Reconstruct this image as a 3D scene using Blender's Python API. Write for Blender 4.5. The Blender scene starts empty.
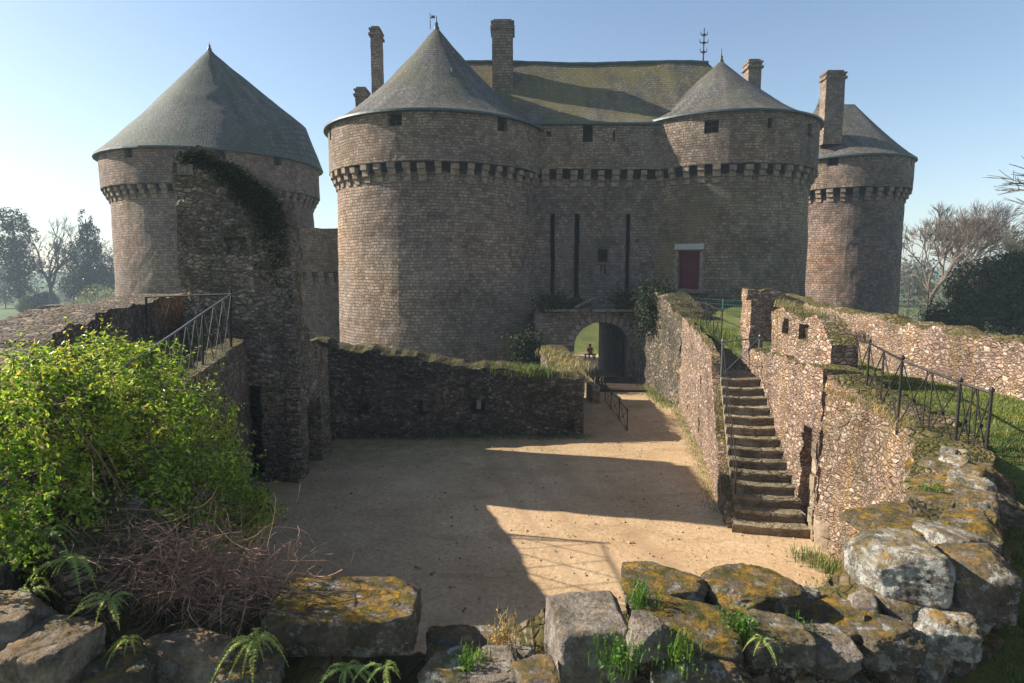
import bpy, bmesh, math, random
import numpy as np
from mathutils import Vector, Matrix, noise, Euler
C = bpy.context.scene.collection
scene = bpy.context.scene
PI = math.pi
F = 600.0
TH = math.atan(71.0/F)
CAM = Vector((0, 0, 6))

def ray(x, y):
    u = (x-512)/F; v = (341.5-y)/F
    return Vector((u, math.cos(TH)+v*math.sin(TH), -math.sin(TH)+v*math.cos(TH)))
def W(x, y, Y):
    r = ray(x, y); return CAM + r*(Y/r.y)
def G(x, y, z):
    r = ray(x, y); return CAM + r*((z-6)/r.z)

# ------------------------------------------------------------------ objects
def tagit(o, label, cat, group=None, kind=None):
    o['label'] = label; o['category'] = cat
    if group: o['group'] = group
    if kind: o['kind'] = kind
    return o
def thing(name, label, cat, loc=(0, 0, 0), rz=0, group=None):
    o = bpy.data.objects.new(name, None); C.objects.link(o)
    o.location = loc; o.rotation_euler = (0, 0, rz); o.empty_display_size = .2
    return tagit(o, label, cat, group)
def mesh_from(name, verts, faces, uvs=None, smooth=False):
    me = bpy.data.meshes.new(name)
    me.from_pydata(verts, [], faces)
    if uvs is not None:
        l = me.uv_layers.new(name='UVMap')
        vi = np.empty(len(me.loops), dtype=np.int32); me.loops.foreach_get('vertex_index', vi)
        l.data.foreach_set('uv', np.asarray(uvs, dtype=np.float32)[vi].ravel())
    if smooth:
        me.polygons.foreach_set('use_smooth', [True]*len(me.polygons))
    me.update()
    return me
def link(name, me, mat, parent=None):
    """links a mesh; its vertices are in world coordinates: move them to the parent's frame"""
    o = bpy.data.objects.new(name, me); C.objects.link(o)
    if mat: me.materials.clear(); me.materials.append(mat)
    if parent:
        o.parent = parent
        M = Matrix.Identity(4); q = parent
        while q: M = Matrix.Translation(q.location) @ Euler(q.rotation_euler).to_matrix().to_4x4() @ M; q = q.parent
        me.transform(M.inverted())
    return o
def struct(name, me, mat):
    o = link(name, me, mat); o['kind'] = 'structure'; return o

class MB:
    def __init__(s): s.v = []; s.f = []; s.uv = []
    def add(s, vs, fs, uvs=None):
        n = len(s.v); s.v += [tuple(v) for v in vs]; s.f += [tuple(i+n for i in f) for f in fs]
        s.uv += uvs if uvs else [(v[0]+v[1], v[2]) for v in vs]
    def box(s, c, d, rz=0, M=None):
        M = M or Matrix.Rotation(rz, 3, 'Z'); c = Vector(c)
        vs = [c + M @ Vector((x*d[0]/2, y*d[1]/2, z*d[2]/2)) for x in (-1, 1) for y in (-1, 1) for z in (-1, 1)]
        s.add(vs, [(0,1,3,2),(4,6,7,5),(0,4,5,1),(2,3,7,6),(0,2,6,4),(1,5,7,3)])
    def tube(s, pts, r, n=6, r2=None):
        pts = [Vector(p) for p in pts]; rings = []; m = len(pts)
        base = len(s.v); vs = []
        for i, p in enumerate(pts):
            d = (pts[min(i+1, m-1)]-pts[max(i-1, 0)]).normalized()
            a = d.cross(Vector((0, 0, 1)))
            if a.length < .05: a = d.cross(Vector((1, 0, 0)))
            a.normalize(); b = d.cross(a)
            rr = r if r2 is None else r+(r2-r)*i/(m-1)
            for k in range(n):
                t = 2*PI*k/n; vs.append(p + a*(rr*math.cos(t)) + b*(rr*math.sin(t)))
        fs = []
        for i in range(m-1):
            for k in range(n):
                fs.append((i*n+k, i*n+(k+1) % n, (i+1)*n+(k+1) % n, (i+1)*n+k))
        fs.append(tuple(range(n-1, -1, -1))); fs.append(tuple((m-1)*n+k for k in range(n)))
        s.add(vs, fs)
    def lathe(s, c, prof, n=24, a0=0):
        vs = []; fs = []
        for (r, z) in prof:
            for k in range(n):
                t = a0+2*PI*k/n; vs.append((c[0]+r*math.cos(t), c[1]+r*math.sin(t), c[2]+z))
        for i in range(len(prof)-1):
            for k in range(n):
                fs.append((i*n+k, i*n+(k+1) % n, (i+1)*n+(k+1) % n, (i+1)*n+k))
        fs.append(tuple(range(n-1, -1, -1))); fs.append(tuple((len(prof)-1)*n+k for k in range(n)))
        s.add(vs, fs)
    def build(s, name, mat, parent=None, smooth=False):
        return link(name, mesh_from(name, s.v, s.f, s.uv, smooth), mat, parent)

# ------------------------------------------------------------------ materials
class NT:
    def __init__(s, name, rough=.9):
        s.m = bpy.data.materials.new(name); s.m.use_nodes = True
        s.t = s.m.node_tree; s.n = s.t.nodes; s.l = s.t.links
        s.b = s.n['Principled BSDF']; s.b.inputs['Roughness'].default_value = rough
        s.b.inputs['Specular IOR Level'].default_value = .25
        s.tc = s.n.new('ShaderNodeTexCoord')
        s.geo = s.n.new('ShaderNodeNewGeometry')
    def val(s, sock, v):
        if hasattr(v, 'is_output'): s.l.new(v, sock)
        else: sock.default_value = v
    def mapping(s, src, sc=(1, 1, 1), loc=(0, 0, 0)):
        n = s.n.new('ShaderNodeMapping'); n.inputs['Scale'].default_value = sc; n.inputs['Location'].default_value = loc
        s.l.new(src, n.inputs['Vector']); return n.outputs[0]
    def noise(s, vec, scale, detail=4, rough=.55, dist=0):
        n = s.n.new('ShaderNodeTexNoise'); n.inputs['Scale'].default_value = scale
        n.inputs['Detail'].default_value = detail; n.inputs['Roughness'].default_value = rough
        n.inputs['Distortion'].default_value = dist
        s.l.new(vec, n.inputs['Vector']); return n.outputs['Fac'], n.outputs['Color']
    def ramp(s, fac, stops, interp='LINEAR'):
        n = s.n.new('ShaderNodeValToRGB'); r = n.color_ramp; r.interpolation = interp
        while len(r.elements) < len(stops): r.elements.new(.5)
        for e, (p, c) in zip(r.elements, stops):
            e.position = p; e.color = (c[0], c[1], c[2], 1) if hasattr(c, '__len__') else (c, c, c, 1)
        s.l.new(fac, n.inputs[0]); return n.outputs[0]
    def mix(s, fac, a, b, mode='MIX'):
        n = s.n.new('ShaderNodeMix'); n.data_type = 'RGBA'; n.blend_type = mode
        s.val(n.inputs[0], fac)
        for k, v in ((6, a), (7, b)):
            if not hasattr(v, 'is_output') and len(v) == 3: v = (*v, 1)
            s.val(n.inputs[k], v)
        return n.outputs[2]
    def math(s, op, a, b=0.0, c=None):
        n = s.n.new('ShaderNodeMath'); n.operation = op; s.val(n.inputs[0], a); s.val(n.inputs[1], b)
        if c is not None: s.val(n.inputs[2], c)
        return n.outputs[0]
    def distort(s, vec, scale, amt):
        _, c = s.noise(vec, scale, 3)
        n = s.n.new('ShaderNodeVectorMath'); n.operation = 'MULTIPLY_ADD'
        s.l.new(c, n.inputs[0]); n.inputs[1].default_value = (amt, amt, amt); s.l.new(vec, n.inputs[2])
        return n.outputs[0]
    def up(s, lo=.3, hi=.8):
        n = s.n.new('ShaderNodeSeparateXYZ'); s.l.new(s.geo.outputs['Normal'], n.inputs[0])
        m = s.n.new('ShaderNodeMapRange'); s.l.new(n.outputs[2], m.inputs[0])
        m.inputs[1].default_value = lo; m.inputs[2].default_value = hi; return m.outputs[0]
    def bump(s, h, dist=.03, strength=1.0, prev=None):
        n = s.n.new('ShaderNodeBump'); n.inputs['Distance'].default_value = dist; n.inputs['Strength'].default_value = strength
        s.l.new(h, n.inputs['Height'])
        if prev: s.l.new(prev, n.inputs['Normal'])
        return n.outputs[0]
    def out(s, col, normal=None):
        s.val(s.b.inputs['Base Color'], col if hasattr(col, 'is_output') else (*col, 1))
        if normal: s.l.new(normal, s.b.inputs['Normal'])
        return s.m
    @property
    def pos(s): return s.geo.outputs['Position']
    @property
    def uv(s): return s.tc.outputs['UV']

def m_plain(name, col, rough=.8, metal=0, var=.25, sc=8):
    t = NT(name, rough); f, _ = t.noise(t.pos, sc, 4)
    c = t.ramp(f, [(.25, [v*(1-var) for v in col]), (.75, [min(1, v*(1+var)) for v in col])])
    t.b.inputs['Metallic'].default_value = metal
    return t.out(c, t.bump(f, .01, .5))

def m_masonry(name, pal, mortar, bw=.31, rh=.175, moss=.0, dark=.5, yellow=None, soot=.5, rough=.09):
    """coursed granite; texture laid in metres along the wall (UV)"""
    t = NT(name, .92)
    v = t.distort(t.uv, .8, .16); v = t.distort(v, 5, rough)
    b = t.n.new('ShaderNodeTexBrick'); t.l.new(v, b.inputs['Vector'])
    b.inputs['Scale'].default_value = 1; b.inputs['Brick Width'].default_value = bw; b.inputs['Row Height'].default_value = rh
    b.inputs['Mortar Size'].default_value = .026; b.inputs['Mortar Smooth'].default_value = .9; b.offset = .43; b.squash = .8; b.squash_frequency = 3
    b.inputs['Color1'].default_value = (1, 1, 1, 1); b.inputs['Color2'].default_value = (0, 0, 0, 1); b.inputs['Mortar'].default_value = (.5, .5, .5, 1)
    n1, _ = t.noise(t.pos, 2.2, 5, .65); n2, _ = t.noise(t.pos, .22, 5, .6); n3, _ = t.noise(t.pos, 14, 3, .6)
    r = t.math('MULTIPLY_ADD', n1, .9, -.2); bv = t.math('MULTIPLY_ADD', b.outputs['Color'], .36, t.math('ADD', r, .03))
    col = t.ramp(bv, [(.1, pal[0]), (.4, pal[1]), (.62, pal[2]), (.95, pal[3])])
    col = t.mix(t.math('MULTIPLY', b.outputs['Fac'], .85), col, mortar)
    col = t.mix(1, col, t.ramp(n3, [(.2, .6), (.8, 1.3)]), 'MULTIPLY')
    if yellow:
        y = t.ramp(n2, [(.47, 0), (.62, .75)]); col = t.mix(y, col, yellow, 'MIX')
    big, _ = t.noise(t.mapping(t.pos, (1, 1, 1.3), (8, 8, 1)), .16, 5, .62)
    col = t.mix(1, col, t.ramp(big, [(.36, (.72, .72, .74)), (.5, (1, 1, 1)), (.64, (1.22, 1.12, 1.0))]), 'MULTIPLY')
    # run-off streaks: stretched noise down the wall
    st, _ = t.noise(t.mapping(t.pos, (1.1, 1.1, .12)), 1.3, 5, .6)
    col = t.mix(t.ramp(st, [(.52, 0), (.8, soot)]), col, (.08, .075, .068))
    pk, _ = t.noise(t.mapping(t.pos, (1, 1, 1), (7, 3, 2)), .55, 5, .7)
    col = t.mix(t.ramp(pk, [(.5, 0), (.68, .4)]), col, (.24, .215, .185))
    pk2, _ = t.noise(t.mapping(t.pos, (1, 1, .7), (1, 13, 5)), .3, 6, .7)
    col = t.mix(t.ramp(pk2, [(.46, 0), (.6, .5)]), col, t.mix(1, col, (.62, .55, .5), 'MULTIPLY'))
    if moss:
        mn, _ = t.noise(t.mapping(t.pos, (1, 1, .5), (3, 9, 4)), .8, 6, .65)
        col = t.mix(t.ramp(mn, [(.56, 0), (.68, moss)]), col, (.06, .075, .02))
    h = t.math('SUBTRACT', t.math('MULTIPLY', n3, .5), t.math('MULTIPLY', b.outputs['Fac'], 1.0))
    h = t.math('MULTIPLY_ADD', b.outputs['Color'], .5, h)
    return t.out(col, t.bump(h, .05, .9))

def m_rubble(name, pal, mortar, sc=3.2, zs=1.7, moss=.5, mosscol=(.07, .08, .018), lichen=.35, streak=0, ivy=0, topmoss=1.0, topcol=None, fine=1.0):
    t = NT(name, .93)
    v = t.distort(t.pos, 1.6, .22); v = t.distort(v, 7, .06); v = t.mapping(v, (1, 1, zs))
    def vor(feature, scale, vec=v):
        n = t.n.new('ShaderNodeTexVoronoi'); n.feature = feature; n.inputs['Scale'].default_value = scale
        t.l.new(vec, n.inputs['Vector']); return n
    a1 = vor('F1', sc); e1 = vor('DISTANCE_TO_EDGE', sc); a2 = vor('F1', sc*1.9); e2 = vor('DISTANCE_TO_EDGE', sc*1.9)
    msk, _ = t.noise(t.mapping(t.pos, (1, 1, 1.6), (2, 8, 5)), 1.7, 3, .6); msk = t.ramp(msk, [(.47, 0), (.53, 1)])
    acol = t.mix(msk, a1.outputs['Color'], a2.outputs['Color']); edist = t.math('MAXIMUM', t.math('MULTIPLY', e1.outputs['Distance'], t.math('SUBTRACT', 1.0, msk)), t.math('MULTIPLY', e2.outputs['Distance'], msk))
    jn, _ = t.noise(t.pos, 9, 4, .7); edist = t.math('ADD', edist, t.math('MULTIPLY', t.math('SUBTRACT', jn, .5), .07))
    sep = t.n.new('ShaderNodeSeparateColor'); t.l.new(acol, sep.inputs[0])
    n1, _ = t.noise(t.pos, 4, 5, .65); n3, _ = t.noise(t.pos, 22, 4, .65); n2, _ = t.noise(t.pos, .6, 5, .6)
    k = t.math('MULTIPLY_ADD', n1, .7, t.math('MULTIPLY', sep.outputs[0], .62))
    k = t.math('SUBTRACT', k, .1)
    k = t.math('SUBTRACT', k, .06)
    col = t.ramp(k, [(.1, pal[0]), (.38, pal[1]), (.62, pal[2]), (.92, pal[3])])
    ed = t.ramp(edist, [(.0, 1), (.03, .7), (.1, 0)])
    col = t.mix(ed, col, mortar)
    col = t.mix(1, col, t.ramp(n3, [(.2, .55), (.8, 1.4)]), 'MULTIPLY')
    col = t.mix(1, col, t.ramp(n2, [(.34, (.66, .64, .64)), (.5, (1, 1, 1)), (.66, (1.25, 1.16, 1.02))]), 'MULTIPLY')
    if lichen:
        ln, _ = t.noise(t.mapping(t.pos, (1, 1, 1), (5, 1, 8)), 2.6, 6, .7)
        col = t.mix(t.ramp(ln, [(.6, 0), (.68, lichen)]), col, (.5, .5, .44))
    if streak:
        sn, _ = t.noise(t.mapping(t.pos, (3, 3, .35)), 1.6, 5, .6)
        col = t.mix(t.ramp(sn, [(.5, 0), (.64, streak)]), col, (.36, .22, .08))
    if moss:
        mn, _ = t.noise(t.mapping(t.pos, (1, 1, .8), (3, 9, 4)), 1.1, 6, .7)
        col = t.mix(t.ramp(mn, [(.5, 0), (.64, moss)]), col, mosscol)
    if topmoss:
        tn, _ = t.noise(t.mapping(t.pos, (1, 1, 1), (1, 2, 3)), 1.9, 6, .7)
        f = t.math('MULTIPLY', t.up(.35, .8), t.ramp(tn, [(.36, 0), (.5, topmoss)]))
        tc = t.ramp(n1, [(.35, topcol or (.1, .075, .02)), (.65, mosscol)])
        col = t.mix(f, col, tc)
    h = t.math('MULTIPLY_ADD', n3, .6, t.math('MULTIPLY_ADD', n1, .7, t.ramp(edist, [(0, 0), (.12, .8), (.35, 1)])))
    return t.out(col, t.bump(h, .07*fine, 1))

def m_slate(name, base, moss=.5, mosscol=(.1, .12, .03)):
    t = NT(name, .75)
    b = t.n.new('ShaderNodeTexBrick'); t.l.new(t.distort(t.uv, 3, .05), b.inputs['Vector'])
    b.inputs['Scale'].default_value = 1; b.inputs['Brick Width'].default_value = .34; b.inputs['Row Height'].default_value = .24
    b.inputs['Mortar Size'].default_value = .028; b.inputs['Mortar Smooth'].default_value = .4
    b.inputs['Color1'].default_value = (1, 1, 1, 1); b.inputs['Color2'].default_value = (.0, .0, .0, 1)
    n1, _ = t.noise(t.pos, .8, 6, .7); n2, _ = t.noise(t.mapping(t.pos, (1, 1, .6), (4, 4, 4)), .3, 6, .6); n3, _ = t.noise(t.pos, 6, 4, .7)
    st, _ = t.noise(t.mapping(t.uv, (1.2, .14, 1)), 1.0, 5, .65)
    k = t.math('MULTIPLY_ADD', b.outputs['Color'], .28, t.math('MULTIPLY_ADD', n1, .75, t.math('MULTIPLY', t.math('SUBTRACT', st, .5), 1.5)))
    col = t.ramp(k, [(.2, [c*.5 for c in base]), (.5, base), (.85, [c*1.6 for c in base])])
    col = t.mix(t.math('MULTIPLY', b.outputs['Fac'], .7), col, [c*.35 for c in base])
    col = t.mix(t.math('MULTIPLY', t.ramp(n2, [(.42, 0), (.62, moss)]), t.ramp(n3, [(.3, .5), (.6, 1)])), col, mosscol)
    sp, _ = t.noise(t.mapping(t.pos, (1, 1, 1), (9, 2, 2)), 3.5, 4, .7)
    col = t.mix(t.ramp(sp, [(.6, 0), (.68, .5)]), col, (.33, .32, .26))
    h = t.math('SUBTRACT', t.math('MULTIPLY', b.outputs['Color'], .7), b.outputs['Fac'])
    h = t.math('MULTIPLY_ADD', n3, .7, h)
    return t.out(col, t.bump(h, .07, 1))

def m_leaf(name, cols, trans=.35, rough=.5, patchy=1.4):
    t = NT(name, rough)
    col = t.ramp(t.geo.outputs['Random Per Island'], [(i/(len(cols)-1), c) for i, c in enumerate(cols)])
    pn, _ = t.noise(t.pos, patchy, 4, .65)
    col = t.mix(1, col, t.ramp(pn, [(.34, (.5, .62, .6)), (.5, (.95, 1, .95)), (.66, (1.45, 1.2, .9))]), 'MULTIPLY')
    t.out(col)
    tr = t.n.new('ShaderNodeBsdfTranslucent'); t.l.new(col, tr.inputs[0])
    mx = t.n.new('ShaderNodeMixShader'); mx.inputs[0].default_value = trans
    o = t.n['Material Output']
    t.l.new(t.b.outputs[0], mx.inputs[1]); t.l.new(tr.outputs[0], mx.inputs[2]); t.l.new(mx.outputs[0], o.inputs['Surface'])
    return t.m

def m_ground(name, cols, sc=.5, fine=14, bump=.02, patch=None, patchsc=.35, lo=.5, hi=.62, tracks=False):
    t = NT(name, .95)
    n1, _ = t.noise(t.pos, sc, 6, .65); n2, _ = t.noise(t.pos, fine, 5, .7); n4, _ = t.noise(t.pos, 60, 2, .6)
    col = t.ramp(n1, [(.3, cols[0]), (.5, cols[1]), (.7, cols[2])])
    col = t.mix(1, col, t.ramp(n2, [(.25, .6), (.5, 1.0), (.75, 1.28)]), 'MULTIPLY')
    col = t.mix(1, col, t.ramp(n4, [(.3, .8), (.7, 1.15)]), 'MULTIPLY')
    if tracks:
        # worn wheel and foot tracks that curve from the gate into the yard
        d = t.distort(t.pos, .12, 5.0)
        w = t.n.new('ShaderNodeTexWave'); w.wave_type = 'RINGS'; w.inputs['Scale'].default_value = .22
        w.inputs['Distortion'].default_value = 2.5; w.inputs['Detail'].default_value = 3
        t.l.new(t.mapping(d, (1, .7, 1), (-9, -3, 0)), w.inputs['Vector'])
        n5, _ = t.noise(t.pos, 1.2, 4, .6)
        f = t.math('MULTIPLY', t.ramp(w.outputs['Fac'], [(.0, .3), (.1, 0)]), t.ramp(n5, [(.4, 0), (.6, 1)]))
        col = t.mix(f, col, [c*.5 for c in cols[0]])
        sp, _ = t.noise(t.mapping(t.pos, (1, 1, 1), (4, 7, 0)), 1.7, 6, .75)
        col = t.mix(t.ramp(sp, [(.52, 0), (.75, .35)]), col, [c*.62 for c in cols[0]])
        n2 = t.math('MULTIPLY_ADD', f, -.8, n2)
    if tracks:
        sx = t.n.new('ShaderNodeSeparateXYZ'); t.l.new(t.distort(t.pos, .7, .5), sx.inputs[0])
        for k_, (off, wd) in enumerate(((1.1, .16), (2.3, .16), (.2, .1))):
            cx_ = t.math('ADD', t.math('MULTIPLY', t.math('SINE', t.math('MULTIPLY', sx.outputs[1], .22)), 1.4), off+.5)
            dd = t.math('ABSOLUTE', t.math('SUBTRACT', sx.outputs[0], cx_))
            mm = t.math('MULTIPLY', t.ramp(t.math('DIVIDE', dd, wd*2.2), [(0, .42), (1, 0)]), t.ramp(n2, [(.4, .2), (.6, 1)]))
            col = t.mix(mm, col, [c*.55 for c in cols[0]]); n2 = t.math('MULTIPLY_ADD', mm, -1.2, n2)
        # damp green film where the yard never dries, along the back wall and the ruin
        sy = t.n.new('ShaderNodeSeparateXYZ'); t.l.new(t.distort(t.pos, .5, 3.0), sy.inputs[0])
        g1 = t.math('MULTIPLY', t.ramp(t.math('DIVIDE', sy.outputs[1], 30.0), [(.57, 0), (.7, 1)]), t.ramp(t.math('ADD', t.math('DIVIDE', sy.outputs[0], 20.0), .5), [(.35, 1), (.7, .25)]))
        gn, _ = t.noise(t.pos, 2.4, 6, .75)
        col = t.mix(t.math('MULTIPLY', g1, t.ramp(gn, [(.35, .1), (.6, .75)])), col, (.13, .125, .045))
    if patch:
        pn, _ = t.noise(t.mapping(t.pos, (1, 1, 1), (2, 5, 0)), patchsc, 6, .7)
        col = t.mix(t.ramp(pn, [(lo, 0), (hi, .85)]), col, patch)
    return t.out(col, t.bump(n2, bump, .8))

# palettes (real-world base colours)
GR = [(.12, .082, .06), (.25, .182, .138), (.36, .27, .21), (.5, .405, .325)]
MAT = {}
MAT['tower'] = m_masonry('coursed_granite', GR, (.09, .07, .055), moss=.25, soot=.35)
MAT['tower_rt'] = m_masonry('weathered_granite', [(.105, .077, .052), (.23, .17, .115), (.34, .26, .175), (.49, .4, .29)], (.1, .085, .06), moss=.5, soot=.45, yellow=(.21, .165, .07))
MAT['tower_far'] = m_masonry('dark_granite', [(.105, .072, .056), (.22, .155, .122), (.33, .24, .19), (.46, .36, .29)], (.1, .08, .068), moss=.2, soot=.4)
MAT['parapet'] = m_masonry('parapet_granite', [(.1, .07, .052), (.22, .163, .123), (.33, .25, .19), (.5, .415, .325)], (.11, .085, .066), bw=.28, rh=.15, moss=.2, soot=.35, rough=.16)
MAT['curtain'] = m_masonry('curtain_granite', [(.088, .066, .053), (.19, .142, .112), (.28, .215, .17), (.41, .33, .26)], (.085, .07, .06), moss=.35, soot=.5)
MAT['corbel'] = m_plain('corbel_granite', (.22, .165, .125), .9, 0, .55, 3.5)
MAT['opening_shade'] = m_plain('painted_opening_shade', (.008, .008, .009), .9)  # near-black colour that paints the shade inside openings
MAT['slate'] = m_slate('grey_slate', (.105, .098, .09), .6, (.085, .085, .035))
MAT['slate_far'] = m_slate('green_slate', (.1, .1, .09), .9, (.05, .08, .045))
MAT['slate_moss'] = m_slate('mossy_slate', (.12, .105, .08), .8, (.15, .13, .03))
MAT['lead'] = m_plain('lead_edging', (.06, .085, .085), .5, .2)
MAT['iron'] = m_plain('rusted_iron', (.035, .03, .028), .6, .5, .4, 12)
MAT['greyiron'] = m_plain('galvanised_iron', (.16, .17, .18), .5, .5, .3, 12)
MAT['green_mesh'] = m_plain('green_wire', (.04, .12, .09), .6, .2)
MAT['warm'] = m_rubble('warm_rubble', [(.13, .09, .062), (.24, .16, .122), (.35, .25, .2), (.56, .47, .4)], (.2, .142, .11), sc=5.4, zs=2.0, moss=.3, lichen=.5, streak=.35, mosscol=(.13, .12, .03))  # warm brown palette of the stone itself
MAT['straw'] = m_rubble('stained_rubble', [(.13, .088, .055), (.23, .155, .112), (.33, .24, .18), (.5, .42, .34)], (.2, .14, .1), sc=5.8, zs=1.8, moss=.3, lichen=.4, streak=.4)
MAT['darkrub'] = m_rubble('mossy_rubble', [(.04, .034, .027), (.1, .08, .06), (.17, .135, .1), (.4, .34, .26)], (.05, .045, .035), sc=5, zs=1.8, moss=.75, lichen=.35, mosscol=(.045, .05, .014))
MAT['ruin'] = m_rubble('ruin_rubble', [(.1, .075, .052), (.2, .155, .11), (.3, .24, .17), (.48, .41, .31)], (.12, .095, .068), sc=5, zs=2.1, moss=.5, lichen=.5, mosscol=(.05, .052, .015))
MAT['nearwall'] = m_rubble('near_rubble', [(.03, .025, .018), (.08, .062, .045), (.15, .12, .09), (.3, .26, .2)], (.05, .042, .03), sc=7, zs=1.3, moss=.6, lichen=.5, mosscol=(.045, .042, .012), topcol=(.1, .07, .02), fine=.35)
MAT['step'] = m_rubble('granite_step', [(.15, .12, .085), (.22, .175, .12), (.28, .23, .165), (.38, .33, .25)], (.2, .16, .11), sc=1.2, zs=1, moss=.35, lichen=.25, topmoss=.25)
MAT['lintel'] = m_plain('pale_lintel', (.4, .385, .35), .8, 0, .15)
MAT['red'] = m_plain('dark_red_paint', (.1, .012, .016), .6, 0, .25, 3)
MAT['wood'] = m_plain('dark_wood', (.045, .03, .02), .8, 0, .4, 6)
MAT['bark'] = m_plain('bark', (.1, .085, .07), .9, 0, .35, 6)
MAT['barkpale'] = m_plain('pale_bark', (.14, .11, .085), .9, 0, .35, 6)
MAT['twig'] = m_plain('dry_twig', (.2, .12, .085), .8, 0, .7, 9)
MAT['sand'] = m_ground('sandy_yard', [(.35, .228, .122), (.44, .3, .17), (.5, .36, .215)], .5, 9, .03, (.12, .125, .04), .28, .66, .74, True)
MAT['lawn'] = m_ground('lawn_soil', [(.07, .085, .022), (.11, .13, .03), (.17, .16, .06)], .8, 18, .05, (.22, .15, .08), .5, .58, .68)
MAT['field'] = m_ground('meadow', [(.05, .08, .025), (.08, .12, .035), (.12, .13, .05)], .05, 2, .05)
MAT['weeds'] = m_ground('weedy_soil', [(.03, .035, .012), (.05, .055, .02), (.08, .075, .03)], .9, 14, .05)
MAT['grass'] = m_leaf('grass_blade', [(.07, .12, .018), (.12, .18, .03), (.18, .22, .05), (.27, .24, .1)], .4)
MAT['hay'] = m_leaf('dry_grass', [(.3, .22, .1), (.42, .32, .16), (.2, .2, .06)], .3)
MAT['bush'] = m_leaf('privet_leaf', [(.04, .1, .01), (.13, .24, .02), (.28, .42, .03), (.42, .54, .05), (.6, .64, .1), (.4, .3, .11)], .5, .35)
MAT['fern'] = m_leaf('fern_leaf', [(.16, .25, .05), (.28, .37, .09), (.42, .43, .18)], .45, .5)
MAT['ivy'] = m_leaf('ivy_leaf', [(.012, .022, .008), (.025, .04, .012), (.05, .06, .02)], .1, .9)
MAT['yew'] = m_leaf('yew_needles', [(.02, .03, .008), (.035, .05, .012), (.07, .075, .02)], .15)
MAT['conifer'] = m_leaf('conifer_needles', [(.02, .035, .015), (.035, .05, .02), (.05, .07, .025)], .15)
MAT['pale_shrub'] = m_leaf('pale_shrub_leaf', [(.2, .21, .06), (.26, .25, .09), (.18, .2, .07)], .3)
MAT['woods'] = m_leaf('far_foliage', [(.05, .055, .035), (.08, .075, .05), (.06, .08, .04)], .15)
MAT['brush'] = m_leaf('bare_twigs', [(.12, .09, .06), (.2, .15, .1), (.26, .2, .12)], .1)
MAT['drum'] = m_plain('worn_drum_granite', (.24, .185, .13), .9, 0, .45, 9)
MAT['gravel'] = m_leaf('grit', [(.12, .09, .06), (.3, .22, .15), (.45, .36, .27)], .0)
MAT['weed'] = m_leaf('weed_leaf', [(.04, .1, .015), (.09, .19, .03), (.16, .27, .04)], .4, .4)

def m_rock(name, base, orange=.7, white=.6):
    t = NT(name, .93)
    n1, _ = t.noise(t.pos, 3.2, 8, .72); n2, _ = t.noise(t.pos, 26, 6, .75)
    ci = t.n.new('ShaderNodeObjectInfo')
    col = t.ramp(n1, [(.3, [c*.4 for c in base]), (.5, base), (.7, [c*1.7 for c in base])])
    col = t.mix(1, col, t.ramp(n2, [(.25, .45), (.75, 1.6)]), 'MULTIPLY')
    w, _ = t.noise(t.mapping(t.pos, (1, 1, 1), (3.3, 1, 0)), 6.5, 8, .75)
    col = t.mix(t.ramp(w, [(.54-.05*(white > .9), 0), (.58-.05*(white > .9), white)]), col, (.62, .61, .55))
    m, _ = t.noise(t.mapping(t.pos, (1, 1, 1), (0, 7, 2)), 7.5, 7, .74)
    mm = t.math('MULTIPLY', t.ramp(m, [(.42, 0), (.54, 1)]), t.up(.25, .8))
    o, _ = t.noise(t.mapping(t.pos, (1, 1, 1), (5, 2, 6)), 6, 5, .7)
    mc = t.ramp(o, [(.35, (.055, .07, .015)), (.48, (.2, .14, .02)), (.6, (.46, .25, .03))])
    col = t.mix(t.math('MULTIPLY', mm, orange), col, mc)
    sm, _ = t.noise(t.mapping(t.pos, (1, 1, .6), (2, 2, 9)), 4.4, 7, .75)
    col = t.mix(t.ramp(sm, [(.52, 0), (.66, .7)]), col, (.05, .05, .015))
    h = t.math('MULTIPLY_ADD', mm, .6, t.math('MULTIPLY_ADD', n1, 2.0, n2))
    pit, _ = t.noise(t.pos, 70, 3, .7)
    h = t.math('MULTIPLY_ADD', pit, .35, h)
    return t.out(col, t.bump(h, .075, 1))
MAT['rock'] = m_rock('lichened_granite', (.19, .155, .12))
MAT['rock_white'] = m_rock('white_lichened_granite', (.27, .24, .2), .75, 1.0)
MAT['rock_orange'] = m_rock('moss_covered_granite', (.17, .13, .09), 1.0, .5)
MAT['rock_tan'] = m_rock('tan_weathered_granite', (.34, .26, .19), .45, .35)
MAT['rock_grey'] = m_rock('grey_pink_granite', (.3, .25, .21), .25, .45)
def m_water():
    t = NT('lake_water', .12); n, _ = t.noise(t.mapping(t.pos, (1, 3, 1)), 1.2, 4)
    return t.out((.05, .07, .075), t.bump(n, .05, .4))
MAT['water'] = m_water()

# ------------------------------------------------------------------ shells
def brk(a, b, res, extra=()):
    n = max(1, int(math.ceil((b-a)/res))); L = [a+(b-a)*i/n for i in range(n+1)]
    for e in extra:
        if a < e < b:
            j = min(range(len(L)), key=lambda k: abs(L[k]-e))
            if 0 < j < len(L)-1: L[j] = e
            else: L.append(e); L.sort()
    L = sorted(L); R = [L[0]]
    for x in L[1:]:
        if x-R[-1] > .01: R.append(x)
    return R
def nz(p, amp, fr=1.7):
    if not amp: return p
    q = p*fr
    return p + Vector(noise.noise_vector(q))*amp + Vector(noise.noise_vector(q*3.1+Vector((9, 4, 2))))*amp*.5

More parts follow.
